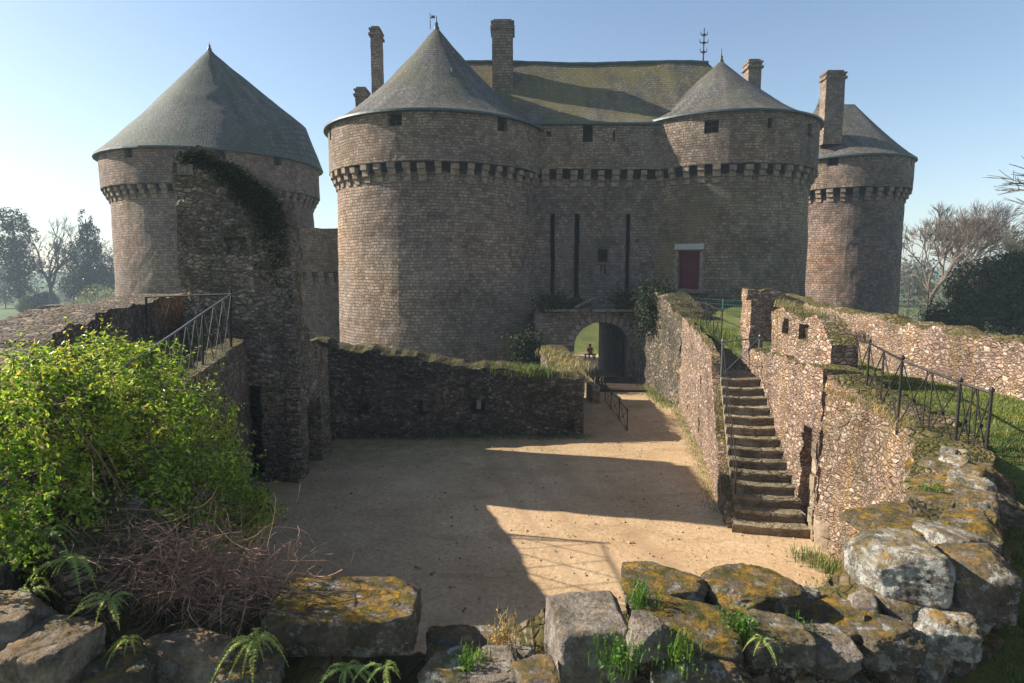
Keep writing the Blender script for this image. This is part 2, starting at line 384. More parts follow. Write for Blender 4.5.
def shell(f, us, vs, T, holes=(), top=None, bot=None, closed=False, back=True, amp=0, fr=1.7, usc=1.0):
    """solid sheet of thickness T over (u,v); holes=(u0,u1,v0,v1,depth), depth None = right through"""
    V = []; UV = []; Fc = []; cache = {}
    nu = len(us); nv = len(vs)
    def vert(i, j, d):
        ii = i % (nu-1) if closed else i
        key = (i, j, round(d, 3))
        if key in cache: return cache[key]
        u = us[i]; v = vs[j]; uu = us[ii]
        if top: v = min(v, top(uu))
        if bot: v = max(v, bot(uu))
        p = nz(f(uu, v, d), amp, fr)
        cache[key] = len(V); V.append(p); UV.append((u*usc+d, v)); return cache[key]
    def depth(i, j):
        if closed: i %= (nu-1)
        if i < 0 or j < 0 or i >= nu-1 or j >= nv-1: return None
        u = (us[i]+us[i+1])/2; v = (vs[j]+vs[j+1])/2
        if top and vs[j] >= top(us[i])-1e-4 and vs[j] >= top(us[i+1])-1e-4: return None
        if bot and vs[j+1] <= bot(us[i])+1e-4 and vs[j+1] <= bot(us[i+1])+1e-4: return None
        for h in holes:
            if h[0] < u < h[1] and h[2] < v < h[3]: return h[4]
        return 0.0
    def side(a, b, d0, d1, flip):
        if back or d1 < T: n = max(1, min(10, int((d1-d0)/.3)))
        else: n = 2
        for k in range(n):
            p = d0+(d1-d0)*k/n; q = d0+(d1-d0)*(k+1)/n
            quad = [vert(*a, p), vert(*b, p), vert(*b, q), vert(*a, q)]
            Fc.append(quad[::-1] if flip else quad)
    for i in range(nu-1):
        for j in range(nv-1):
            d = depth(i, j)
            if d is not None:
                Fc.append([vert(i, j, d), vert(i+1, j, d), vert(i+1, j+1, d), vert(i, j+1, d)])
                if back: Fc.append([vert(i, j+1, T), vert(i+1, j+1, T), vert(i+1, j, T), vert(i, j, T)])
            # right neighbour / upper neighbour
    for i in range(-1, nu-1):
        for j in range(-1, nv-1):
            d = depth(i, j) if i >= 0 else None
            for (ni, nj, a, b, fl) in ((i+1, j, (i+1, j), (i+1, j+1), False), (i, j+1, (i, j+1), (i+1, j+1), True)):
                if closed and (ni > nu-2 and nj == j): 
                    pass
                if i < 0 and nj != j: continue
                if j < 0 and ni != i: continue
                if closed and nj == j and i < 0: continue
                e = depth(ni, nj) if (closed or ni < nu-1) else None
                if (d is None) and (e is None): continue
                dd = T if d is None else d; ee = T if e is None else e
                if abs(dd-ee) < 1e-4: continue
                side(a, b, min(dd, ee), max(dd, ee), (dd > ee) ^ fl)
    V2 = [tuple(v) for v in V]
    return mesh_from('shell', V2, Fc, UV)

def spline(pts, n=12):
    P = [Vector((p[0], p[1], 0)) for p in pts]
    if len(P) == 2: return [P[0].lerp(P[1], i/n) for i in range(n+1)]
    out = []
    Q = [P[0]*2-P[1]]+P+[P[-1]*2-P[-2]]
    for i in range(1, len(Q)-2):
        for k in range(n):
            t = k/n; a, b, c, d = Q[i-1:i+3]
            out.append(.5*((2*b)+(c-a)*t+(2*a-5*b+4*c-d)*t*t+(3*b-a-3*c+d)*t**3))
    out.append(P[-1]); return out
class Path:
    def __init__(s, pts, n=12):
        s.p = spline(pts, n); s.L = [0]
        for a, b in zip(s.p, s.p[1:]): s.L.append(s.L[-1]+(b-a).length)
        s.len = s.L[-1]
        s.t = []
        m = len(s.p)
        for i in range(m): s.t.append((s.p[min(i+1, m-1)]-s.p[max(i-1, 0)]).normalized())
    def at(s, u):
        u = max(0, min(s.len, u))
        i = int(np.searchsorted(s.L, u))-1; i = max(0, min(len(s.p)-2, i))
        k = (u-s.L[i])/(s.L[i+1]-s.L[i])
        p = s.p[i].lerp(s.p[i+1], k); t = s.t[i].lerp(s.t[i+1], k).normalized()
        return p, Vector((-t.y, t.x, 0))
def interp(tab):
    xs = [a for a, _ in tab]; ys = [b for _, b in tab]
    return lambda u: float(np.interp(u, xs, ys))

def wall(name, pts, T, z0, top, mat, parent=None, holes=(), res=.3, amp=.05, rag=.08, bot=None, n=12, fr=1.7, ragf=1.3, batter=0, dome=0):
    """wall whose outer face lies left of the path; top = number or [(s, z)...]"""
    P = Path(pts, n)
    tf = interp(top) if not isinstance(top, (int, float)) else (lambda u: top)
    tt = (lambda u: tf(u)+rag*(noise.noise(Vector((u*ragf, 3.3, z0)))*1.2+noise.noise(Vector((u*ragf*3.7, 7.3, z0)))*.8)) if rag else tf
    zmax = max(tt(P.len*i/200) for i in range(201))+.02
    us = brk(0, P.len, res, [h[0] for h in holes]+[h[1] for h in holes])
    vs = brk(z0, zmax, res, [h[2] for h in holes]+[h[3] for h in holes])
    def f(u, v, d):
        p, nn = P.at(u)
        zz = v
        if dome and v >= tt(u)-.01: zz = v+dome*math.sin(PI*min(1, d/T))
        q = p - nn*(d - batter*(zmax-v)*(1 if d < T/2 else -1)); return Vector((q.x, q.y, zz))
    me = shell(f, us, vs, T, holes, tt, bot, amp=amp, fr=fr)
    o = link(name, me, mat, parent); return o, P, tf

def leaf_mesh(P, N, size, aspect=.5, fold=.25, jitter=.3, rng=None, flat=False):
    """P centres, N normals (n x 3): one folded leaf each, as numpy-built mesh"""
    rng = rng or np.random.default_rng(0); n = len(P)
    N = N/np.maximum(1e-6, np.linalg.norm(N, axis=1, keepdims=True))
    r = rng.normal(size=(n, 3)); A = np.cross(N, r); A /= np.maximum(1e-6, np.linalg.norm(A, axis=1, keepdims=True))
    B = np.cross(N, A); s = (size*(1+jitter*rng.uniform(-1, 1, n)))[:, None]
    tip = P+A*s*.6; base = P-A*s*.5; l = P+B*s*aspect*.5+N*s*fold*.4; rr = P-B*s*aspect*.5+N*s*fold*.4
    V = np.stack([base, rr, tip, l], 1).reshape(-1, 3)
    idx = np.arange(n)[:, None]*4
    Fc = np.concatenate([idx+np.array([0, 1, 2]), idx+np.array([0, 2, 3])], 0)
    me = bpy.data.meshes.new('leaves'); me.vertices.add(len(V)); me.vertices.foreach_set('co', V.astype(np.float32).ravel())
    me.loops.add(Fc.size); me.loops.foreach_set('vertex_index', Fc.astype(np.int32).ravel())
    me.polygons.add(len(Fc)); me.polygons.foreach_set('loop_start', np.arange(0, Fc.size, 3, dtype=np.int32))
    me.polygons.foreach_set('loop_total', np.full(len(Fc), 3, dtype=np.int32))
    me.update(calc_edges=True); me.validate(); return me

def blades_mesh(P, h, lean=.35, w=.006, rng=None):
    rng = rng or np.random.default_rng(1); n = len(P); a = rng.uniform(0, 2*PI, n); hh = h*rng.uniform(.4, 1.2, n)
    D = np.stack([np.cos(a), np.sin(a), 0*a], 1); S = np.stack([-np.sin(a), np.cos(a), 0*a], 1)
    ww = (w*rng.uniform(.7, 1.4, n))[:, None]; Z = np.array([[0, 0, 1.0]])
    l = (lean*rng.uniform(.2, 1.6, n))[:, None]; H = hh[:, None]
    a0 = P-S*ww; b0 = P+S*ww; m0 = P+Z*H*.6+D*H*l*.35-S*ww*.7; m1 = P+Z*H*.6+D*H*l*.35+S*ww*.7; t = P+Z*H+D*H*l
    V = np.stack([a0, b0, m1, m0, t], 1).reshape(-1, 3); idx = np.arange(n)[:, None]*5
    Fc = np.concatenate([idx+np.array([0, 1, 2]), idx+np.array([0, 2, 3]), idx+np.array([3, 2, 4])], 0)
    me = bpy.data.meshes.new('blades'); me.vertices.add(len(V)); me.vertices.foreach_set('co', V.astype(np.float32).ravel())
    me.loops.add(Fc.size); me.loops.foreach_set('vertex_index', Fc.astype(np.int32).ravel())
    me.polygons.add(len(Fc)); me.polygons.foreach_set('loop_start', np.arange(0, Fc.size, 3, dtype=np.int32))
    me.polygons.foreach_set('loop_total', np.full(len(Fc), 3, dtype=np.int32))
    me.update(calc_edges=True); me.validate(); return me

# ------------------------------------------------------------------ ground, water, sky
def terrain():
    xs = np.concatenate([np.linspace(-560, -150, 12), np.linspace(-140, 140, 57), np.linspace(150, 560, 12)])
    ys = np.concatenate([np.linspace(-120, -30, 5), np.linspace(-20, 200, 56), np.linspace(220, 620, 16)])
    V = []; Fc = []
    for y in ys:
        for x in xs:
            r = math.hypot(x, y)
            z = -4.3+.5*noise.noise(Vector((x*.03, y*.03, 1)))
            if x > 15: z += min(3.0, (x-15)*.12)
            if r > 220: z += min(18, (r-220)*.03)*(0.5+.5*noise.noise(Vector((x*.004, y*.004, 4))))
            if -140 < x < -35 and 62 < y < 112: z = min(z, -6.2)
            V.append((x, y, z))
    n = len(xs)
    for j in range(len(ys)-1):
        for i in range(n-1): Fc.append((j*n+i, j*n+i+1, (j+1)*n+i+1, (j+1)*n+i))
    struct('terrain', mesh_from('terrain', V, Fc, smooth=True), MAT['field'])
terrain()
b = MB(); b.add([(-150, 58, -4.9), (-30, 58, -4.9), (-30, 116, -4.9), (-150, 116, -4.9)], [(0, 1, 2, 3)])
o = b.build('lake_water', MAT['water']); o['kind'] = 'structure'

# inner edge of the horseshoe (top of the retaining wall), right far end -> near -> left far end
INNER = [(7.6, 25.7), (7.5, 21), (7.3, 18), (7.25, 15), (7.25, 12.9), (6.95, 10.5), (6.3, 9.0), (4.95, 7.1), (4.1, 6.2), (2.9, 5.5), (1.2, 5.1), (-.6, 4.95), (-1.9, 4.95), (-3.2, 5.4), (-4.4, 6.7), (-5.3, 8.8), (-5.8, 10.9), (-6.9, 14.9), (-7.6, 17.1)]
OUTER = [(14.0, 33), (13.0, 28), (11.9, 24), (11.1, 18), (10.5, 13), (10.0, 10.5), (9.6, 8.5), (8.5, 5), (6.5, 2), (3, -.5), (0, -1.5), (-2, -1.2), (-3.2, .5), (-3.9, 3), (-4.3, 5.05), (-6.0, 7.7), (-7.5, 10.6), (-9.4, 15.5), (-10.5, 19.5)]
def terr_z(x, y):
    if x > 0:
        return float(np.interp(y, [0, 5, 7, 8.7, 12, 17.5, 21, 26, 33], [2.1, 2.15, 2.7, 3.35, 3.4, 3.0, 3.3, 3.9, 4.6]))
    return float(np.interp(y, [0, 5, 5.8, 8, 11, 20], [2.1, 2.1, 2.6, 3.7, 4.02, 4.1]))
def terrace():
    A = Path(INNER, 6); B = Path(OUTER, 6); V = []; Fc = []; NU = 180; NV = 16
    for i in range(NU+1):
        k = i/NU*(len(INNER)-1)
        def par(Pp): j = min(int(k*6), len(Pp.p)-2); return Pp.p[j].lerp(Pp.p[j+1], k*6-j)
        a = par(A); c = par(B)
        for j in range(NV+1):
            p = a.lerp(c, j/NV); V.append((p.x, p.y, terr_z(p.x, p.y)+.05*noise.noise(Vector((p.x*1.3, p.y*1.3, 0)))))
    for i in range(NU):
        for j in range(NV): Fc.append((i*(NV+1)+j, i*(NV+1)+j+1, (i+1)*(NV+1)+j+1, (i+1)*(NV+1)+j))
    struct('terrace_lawn', mesh_from('terrace', V, Fc, smooth=True), MAT['lawn'])
    return V
TV = terrace()

def yard():
    xs = np.linspace(-11, 8.4, 60); ys = np.linspace(4.5, 33.1, 80); V = []; Fc = []
    for y in ys:
        for x in xs:
            xx = x
            if y > 21.7: xx = 2.6+(x+11)/19.4*(8.4-2.6)
            z = .03*noise.noise(Vector((x*.5, y*.5, 0)))
            V.append((xx, y, z))
    n = len(xs)
    for j in range(len(ys)-1):
        for i in range(n-1): Fc.append((j*n+i, j*n+i+1, (j+1)*n+i+1, (j+1)*n+i))
    struct('courtyard_ground', mesh_from('yard', V, Fc, smooth=True), MAT['sand'])
yard()
b = MB()
V = []; Fc = []
for j in range(16):
    y = 32.9+j*1.0
    for i in range(5): V.append((3.0+i*1.0, y, float(np.interp(y, [33, 47], [0, -1.5]))+.004))
for j in range(15):
    for i in range(4): Fc.append((j*5+i, j*5+i+1, (j+1)*5+i+1, (j+1)*5+i))
struct('gate_path', mesh_from('gp', V, Fc), MAT['sand'])
V = []; Fc = []
for j in range(30):
    y = 47.2+j*1.5
    for i in range(30): V.append((-16+i*1.5, y, float(np.interp(y, [47, 53, 56, 64, 90], [-1.5, -1.55, -1.1, 2.6, 3]))+.1*noise.noise(Vector((i*.5, j*.5, 0)))))
for j in range(29):
    for i in range(29): Fc.append((j*30+i, j*30+i+1, (j+1)*30+i+1, (j+1)*30+i))
struct('inner_lawn', mesh_from('il', V, Fc, smooth=True), MAT['lawn'])
V = []; Fc = []
for j in range(8):
    for i in range(14): V.append((-3+i*1.2, 46.4+j*1.1, -1.49+.0*i))
for j in range(7):
    for i in range(13): Fc.append((j*14+i, j*14+i+1, (j+1)*14+i+1, (j+1)*14+i))
struct('inner_path', mesh_from('ip', V, Fc), MAT['sand'])
# earth under the barbican, so that the slab has sides
b = MB()
# ------------------------------------------------------------------ towers
def cam_ang(cx, cy): return math.atan2(-cy, -cx)
def corbel_mesh(w=.42, L=.5, h=1.05):
    b = MB(); pr = [(0, 0), (L*.32, .02), (L*.36, h*.3), (L*.66, h*.36), (L*.7, h*.64), (L*1.0, h*.7), (L*1.02, h), (0, h)]
    n = len(pr); vs = [(x-.06, -w/2, z) for x, z in pr]+[(x-.06, w/2, z) for x, z in pr]
    b.add(vs, [tuple(range(n)), tuple(range(2*n-1, n-1, -1))]+[(i, i+n, (i+1) % n+n, (i+1) % n) for i in range(n)])
    return mesh_from('corbel', b.v, b.f, b.uv)
CORB = corbel_mesh(); CORB.materials.append(MAT['corbel'])
def put_corbel(parent, p, ang, s=1.0):
    o = bpy.data.objects.new('corbel', CORB); C.objects.link(o); o.parent = parent
    o.location = Vector(p)-parent.location; rv = random.Random(int(p[0]*977+p[1]*131)); o.rotation_euler = (rv.gauss(0, .02), rv.gauss(0, .03), ang+rv.gauss(0, .05)); o.scale = (s*rv.uniform(.82, 1.05), rv.uniform(.8, 1.12), s*rv.uniform(.88, 1.0)); o.location.z += .04*rv.random()

def tower(name, label, cx, cy, R, zc, ze, mat, pmat, wins=(), slots=(), holes=(), over=.45, wall_top=None, z0=-5.5, spacing=.86, cspan=1.95):
    """zc = underside of the parapet, ze = eave. wins = (angle from camera direction, z0, z1, width)"""
    t = thing(name, label, 'castle tower', (cx, cy, z0))
    ca = cam_ang(cx, cy)
    def mk(Rr, T, za, zb, H, mt, nm, amp):
        hs = []
        for (a, w0, w1, w, d) in H:
            c = (a)*Rr; hs.append((c-w/2, c+w/2, w0, w1, d))
        us = brk(-PI*Rr, PI*Rr, .42, [h[0] for h in hs]+[h[1] for h in hs]); vs = brk(za, zb, .5, [h[2] for h in hs]+[h[3] for h in hs])
        def f(u, v, d):
            th = ca+u/Rr; r = Rr-d+(.018*(zb-v) if za < 0 and d < T else 0)
            return Vector((cx+r*math.cos(th), cy+r*math.sin(th), v))
        me = shell(f, us, vs, T, hs, closed=True, amp=amp, fr=.9)
        return link(nm, me, mt, t)
    mk(R, 1.2, z0, zc, [h for h in holes], mat, 'wall', .05)
    pw = [(a, z0_, z1_, w, None) for (a, z0_, z1_, w) in wins]+[(a, z0_, z1_, w, .5) for (a, z0_, z1_, w) in slots]
    mk(R+over, .7, zc, ze, pw, pmat, 'parapet', .04)
    # underside of the overhang
    b = MB(); n = 96; vs = []
    for k in range(n):
        th = 2*PI*k/n
        for r in (R-.3, R+over-.02): vs.append((cx+r*math.cos(th), cy+r*math.sin(th), zc+.015))
    b.add(vs, [(2*k, 2*((k+1) % n), 2*((k+1) % n)+1, 2*k+1) for k in range(n)])
    b.build('machicolation_slab', MAT['corbel'], t)
    b = MB(); vs = []
    for k in range(n):
        th = 2*PI*k/n
        for z_ in (zc-.5, zc+.01): vs.append((cx+(R+.16)*math.cos(th), cy+(R+.16)*math.sin(th), z_))
    b.add(vs, [(2*k, 2*((k+1) % n), 2*((k+1) % n)+1, 2*k+1) for k in range(n)]); b.build('machicolation_shade', MAT['opening_shade'], t)  # black ring paints the shade between the corbels; nothing is open here
    m = int(2*PI*(R+.2)/spacing)
    for k in range(m):
        a = 2*PI*k/m
        if abs((a+PI) % (2*PI)-PI) > cspan: continue
        th = ca+a; put_corbel(t, (cx+R*math.cos(th), cy+R*math.sin(th), zc-1.03), th, 1)
    for (a, w0, w1, w) in wins:
        th = ca+a; r = R+over-.42
        b = MB(); b.box((cx+r*math.cos(th), cy+r*math.sin(th), (w0+w1)/2), (.08, w+.1, w1-w0+.1), th)
        wo = b.build('window', MAT['opening_shade'], t)  # black panel standing for the unlit inside of the window
        b = MB(); r = R+over-.3
        b.box((cx+r*math.cos(th), cy+r*math.sin(th), (w0+w1)/2), (.06, .05, w1-w0), th)
        b.box((cx+r*math.cos(th), cy+r*math.sin(th), (w0+w1)/2), (.05, w, .05), th)
        b.build('window_bars', MAT['wood'], wo)
    return t
def cone(t, c, prof, mat, n=96, name='roof', shape=None, eave=.12, flat=False):
    """roof of revolution with slates laid in rings; shape(theta, r, z) -> r may bend the outline"""
    V = []; UV = []; Fc = []; L = [0]
    for a, b_ in zip(prof, prof[1:]): L.append(L[-1]+math.hypot(a[0]-b_[0], a[1]-b_[1]))
    for i, (r, z) in enumerate(prof):
        for k in range(n+1):
            th = 2*PI*k/n+PI/2; rr = r; zz = z
            if shape: rr, zz = shape(th, r, z)
            p = Vector((c[0]+rr*math.cos(th), c[1]+rr*math.sin(th), zz))
            if 0 < i < len(prof)-1: p = nz(p, .012 if flat else .05, .6)
            V.append(tuple(p)); UV.append((th*max(rr, 1.0) if False else th*prof[0][0]*.8, L[i]))
    for i in range(len(prof)-1):
        for k in range(n): Fc.append((i*(n+1)+k, i*(n+1)+k+1, (i+1)*(n+1)+k+1, (i+1)*(n+1)+k))
    ro = link(name, mesh_from('roof', V, Fc, UV, not flat), mat, t)
    # eave edge
    b = MB(); r, z = prof[0]; vs = []
    for k in range(n):
        th = 2*PI*k/n+PI/2; rr, zz = shape(th, r, z) if shape else (r, z)
        x = math.cos(th); y = math.sin(th)
        vs += [(c[0]+rr*x, c[1]+rr*y, zz-.003), (c[0]+(rr+.02)*x, c[1]+(rr+.02)*y, zz-eave), (c[0]+(rr-.8)*x, c[1]+(rr-.8)*y, zz-eave+.01)]
    fs = []
    for k in range(n):
        j = (k+1) % n; fs += [(3*k, 3*k+1, 3*j+1, 3*j), (3*k+1, 3*k+2, 3*j+2, 3*j+1)]
    b.add(vs, fs); b.build('eave', MAT['lead'], t)
    return ro
def prof_cone(R, ze, za, flare=1.0, n=14, r1=.12):
    P = []
    for i in range(n+1):
        k = i/n; r = R*(1-k)+r1*k
        z = ze+(za-ze)*((1-flare)*k+flare*(k**1.28))
        P.append((r, z))
    return P
def finial(t, c, z, h, vane=False):
    b = MB(); b.lathe((c[0], c[1], z), [(.2, -.25), (.16, .1), (.08, .2), (.12, .3), (.05, .42), (.03, h*.7), (.02, h)], 10)
    if vane:
        b.tube([(c[0]-.4, c[1], z), (c[0]-.4, c[1], z+h*1.2)], .025, 5)
        b.box((c[0]-.25, c[1], z+h*.9), (.3, .03, .16))
    return b.build('finial', MAT['lead'], t, True)

# main left tower
def polar(x, Y):  # axis position for picture column x at depth Y
    return (x-512)/F*Y/math.cos(TH)*math.cos(TH)
MX, MY, MR = W(440, 270, 39.7).x, 39.7, 6.3
ZC, ZE = W(437, 162, MY-MR).z, W(437, 108.5, MY-MR-.4).z
m = thing
def ang_of(cx, cy, R, px):
    """angle from the camera direction at which picture column px meets the circle"""
    r = ray(px, 270); d = Vector((r.x, r.y)).normalized(); c = Vector((cx, cy)); tca = c.dot(d); h2 = c.length_squared-tca*tca
    if h2 > R*R: return 0
    p = d*(tca-math.sqrt(R*R-h2))-c
    a = math.atan2(p.y, p.x)-cam_ang(cx, cy)
    return (a+PI) % (2*PI)-PI
def win(cx, cy, R, px, y0, y1, w):
    a = ang_of(cx, cy, R, px); ca = cam_ang(cx, cy)+a; Y = cy+R*math.sin(ca)
    return (a, W(px, y1, Y).z, W(px, y0, Y).z, w)
A = (MX, MY, MR+.45)
T1 = tower('round_tower', 'large round granite tower with tall grey slate cone left of the gate', MX, MY, MR, ZC, ZE, MAT['tower'], MAT['parapet'],
      wins=[win(*A, 398, 112, 129, .8), win(*A, 503, 114, 131, .7)], slots=[win(*A, 453, 117, 128, .14), win(*A, 335, 128, 140, .5)],
      holes=[(*win(MX, MY, MR, 527, 197, 215, .3), .3)])
RO1 = cone(T1, (MX, MY), prof_cone(7.0, ZE-.02, W(437, 29, MY).z), MAT['slate'])
finial(RO1, (MX, MY), W(437, 29, MY).z, .8, True)
b = MB(); p = W(452, 82, 36.6); b.tube([p, p+Vector((0, 0, .75))], .05, 6); b.box(p+Vector((0, -.1, .35)), (.25, .3, .3)); b.build('roof_vent', MAT['lead'], T1)

RX, RY, RR = W(713, 270, 41.2).x, 41.2, 5.6
ZC2, ZE2 = W(719, 164, RY-RR).z, W(719, 108.5, RY-RR-.4).z
A = (RX, RY, RR+.45)
dA, dz0, dz1, dw = win(RX, RY, RR, 689, 251, 289, 1.25)
T2 = tower('round_tower', 'round granite tower with red door and low slate cone right of the gate', RX, RY, RR, ZC2, ZE2, MAT['tower_rt'], MAT['parapet'],
      wins=[win(*A, 706, 116, 134, .8), win(*A, 802, 121, 137, .6)], slots=[win(*A, 656, 128, 140, .12), win(*A, 763, 118, 128, .3)],
      holes=[(dA, dz0, dz1, dw, .35)])
RO2 = cone(T2, (RX, RY), prof_cone(6.25, ZE2-.02, W(720, 62, RY).z), MAT['slate'])
finial(RO2, (RX, RY), W(720, 62, RY).z, .9)
th = cam_ang(RX, RY)+dA
def on(r, dy=0): return (RX+r*math.cos(th)-dy*math.sin(th), RY+r*math.sin(th)+dy*math.cos(th))
b = MB(); b.box((*on(RR-.22), (dz0+dz1)/2), (.1, dw+.06, dz1-dz0+.02), th)
for k in range(-2, 3): b.box((*on(RR-.165, k*.24), (dz0+dz1)/2), (.02, .2, dz1-dz0-.04), th)
dr = b.build('door', MAT['red'], T2)
for z_ in (.3, .78):
    b = MB(); b.box((*on(RR-.14, .05), dz0+(dz1-dz0)*z_), (.02, dw*.8, .07), th); b.build('strap_hinge', MAT['iron'], dr)
b = MB(); b.tube([(*on(RR-.13, -.42), dz0+1.0), (*on(RR-.06, -.42), dz0+1.05), (*on(RR-.13, -.42), dz0+1.15)], .02, 6); b.build('handle', MAT['iron'], dr)
for sg in (-1, 1):
    b = MB()
    for k in range(7): b.box((*on(RR+.02, sg*(dw/2+.13+.05*(k % 2))), dz0+.17+k*(dz1-dz0-.1)/7), (.16, .22+.1*(k % 2), (dz1-dz0)/7-.03), th)
    b.build('door_jamb', MAT['corbel'], T2)
b = MB(); b.box((*on(RR+.03), dz1+.25), (.3, 1.75, .34), th); b.build('lintel', MAT['lintel'], T2)
b = MB(); b.box((*on(RR+.2), dz0-.12), (.8, 2.0, .2), th); b.build('threshold', MAT['step'], T2)

LX, LY, LR = W(222, 270, 51).x, 51.0, 7.5
ZC3, ZE3 = W(217, 184, LY-LR).z, W(217, 146, LY-LR-.5).z
A = (LX, LY, LR+.4)
T3 = tower('round_tower', 'broad round tower with blue-green slate roof at far left behind the ruin', LX, LY, LR, ZC3, ZE3, MAT['tower_far'], MAT['tower_far'],
      wins=[win(*A, 139, 147, 159, .7), win(*A, 226, 148, 160, .7), win(*A, 281, 153, 166, .7)], over=.6)
ZA3 = W(209, 50, LY).z
def lshape(th, r, z):
    k = max(0, math.cos(th-.1))**3; f = r/8.45
    q = 3.3; zz = ZA3-(ZA3-ZE3-q)*f/.86 if f < .86 else ZE3+q*(1-f)/.14
    return (r, z+(max(z, zz)-z)*k)
RO3 = cone(T3, (LX, LY), prof_cone(8.45, ZE3-.02, ZA3, .3, n=28), MAT['slate_far'], n=40, shape=lshape)
finial(RO3, (LX, LY), ZA3, .6)
FX, FY, FR = W(838, 270, 51).x, 51.0, 4.35
ZC4, ZE4 = W(842, 187, FY-FR).z, W(842, 153, FY-FR-.5).z
A = (FX, FY, FR+.4)
T4 = tower('round_tower', 'shaded round tower with tall brick chimney at far right', FX, FY, FR, ZC4, ZE4, MAT['tower_far'], MAT['parapet'],
      wins=[win(*A, 826, 154, 167, .8)], slots=[win(*A, 902, 158, 166, .3)], over=.5)
ZA4 = W(830, 104, FY).z
def fshape(th, r, z):
    k = 1-r/5.4
    return (math.hypot(r*math.cos(th)-1.3*k, r*math.sin(th)), z)
def froof():
    V = []; UV = []; Fc = []; n = 72; m_ = 10
    for i in range(m_+1):
        k = i/m_
        for q in range(n+1):
            th = 2*PI*q/n+PI/2; x = math.cos(th); y = math.sin(th); r = 5.1*(1-k)
            V.append((FX-.1+r*x-.9*k+1.5*k*(1 if x > 0 else -1)*min(1, abs(x)*3), FY+r*y, ZE4-.02+(ZA4-ZE4)*(.35*k+.65*k**1.2))); UV.append((th*4.5, k*7))
    for i in range(m_):
        for q in range(n): Fc.append((i*(n+1)+q, i*(n+1)+q+1, (i+1)*(n+1)+q+1, (i+1)*(n+1)+q))
    link('roof', mesh_from('roof', V, Fc, UV, True), MAT['slate'], T4)
    b = MB(); b.lathe((FX-.1, FY, ZE4-.16), [(4.3, .0), (5.13, 0), (5.12, .135), (5.0, .137)], 72); b.build('eave', MAT['lead'], T4)
froof()
finial(T4, (FX-2.4, FY), ZA4, .4)

def chimney(parent, x0, x1, ytop, ybot, Y, dep, mat, name='chimney', capn=True):
    a = W(x0, ytop, Y); c = W(x1, ytop, Y); zb = W(x0, ybot, Y).z; w = c.x-a.x; xc = (a.x+c.x)/2
    b = MB()
    def bx(cz, h, ww, dd): b.box((xc, Y+dep/2, cz), (ww, dd, h))
    P = [(w, dep)]
    f = lambda u, v, d: None
    pts = [(xc+w/2, Y), (xc-w/2, Y), (xc-w/2, Y+dep), (xc+w/2, Y+dep)]
    vs = brk(zb, a.z-.45, .35); V = []; UV = []; Fc = []
    for j, z in enumerate(vs):
        s = 0
        for k in range(5):
            q = pts[k % 4]; V.append(tuple(nz(Vector((q[0], q[1], z)), .03))); UV.append((s, z)); s += w if k % 2 == 0 else dep
    for j in range(len(vs)-1):
        for k in range(4): Fc.append((j*5+k, j*5+k+1, (j+1)*5+k+1, (j+1)*5+k))
    b.v = V; b.f = Fc; b.uv = UV
    st_ = b.build(name, mat, parent); b = MB()
    bx(a.z-.39, .16, w+.22, dep+.22); bx(a.z-.2, .22, w+.04, dep+.04); bx(a.z-.04, .12, w+.16, dep+.16); bx(a.z+.1, .16, w*.86, dep*.8)
    b.build('cap', mat, st_); return st_
chimney(T4, 827, 846, 72, 144, 47.3, .9, MAT['parapet'])
chimney(T1, 370, 379, 28, 100, 43.0, 1.2, MAT['tower'])
chimney(T1, 355, 366, 89, 112, 42.6, 1.0, MAT['tower'])

# ------------------------------------------------------------------ gatehouse between the towers
GT = thing('gatehouse', 'shaded gatehouse wall with drawbridge slots and long mossy slate roof between the towers', 'gatehouse', (5, 38, -5))
x_arch0, x_arch1 = 3.45, 6.5
def arch_z(x, top=3.15, z=-2.5):
    k = (x-x_arch0)/(x_arch1-x_arch0)*2-1
    if abs(k) >= 1: return -99
    return top-1.35+1.35*math.sqrt(max(0, 1-k*k))*1.0 if abs(k) < 1 else -99
XR, XL, GY = 15.0, -4.6, 38.0
ZG, ZGE = W(590, 169, 37.6).z, W(590, 123.5, 37.5).z
def mass(x1, x0, Y, T, z0, zt, mat, name, parent, holes=(), arch=True, amp=.04, rag=0, topd=3.15):
    us = brk(0, x1-x0, .35, [h[0] for h in holes]+[h[1] for h in holes])
    if arch:
        us = sorted(set([u for u in us if not (x_arch0-.2 < x1-u < x_arch1+.2)]+[x1-(x_arch0+(x_arch1-x_arch0)*(.5-.5*math.cos(PI*k/24))) for k in range(25)]))
    vs = brk(z0, zt, .4, [h[2] for h in holes]+[h[3] for h in holes])
    bt = (lambda u: max(z0, arch_z(x1-u, topd))) if arch else None
    tt = (lambda u: zt-.02+rag*noise.noise(Vector((u*1.5, 3, 3)))) if rag else None
    me = shell(lambda u, v, d: Vector((x1-u, Y+d, v)), us, vs, T, holes, tt, bt, amp=amp, fr=1.2)
    return link(name, me, mat, parent)
def gslot(px, y0, y1, w, d):
    x = W(px, 260, GY).x; u = XR-x; return (u-w/2, u+w/2, W(px, y1, GY).z, W(px, y0, GY).z, d)
SL = [gslot(552.5, 214, 300, .27, .7), gslot(576.5, 214, 302, .3, .7), gslot(627.5, 214, 300, .27, .7), gslot(602.5, 249, 262, .62, .3), gslot(603, 266, 274, .3, .25)]
mass(XR, XL, GY, 6.6, -2.5, ZG, MAT['curtain'], 'wall', GT, SL)
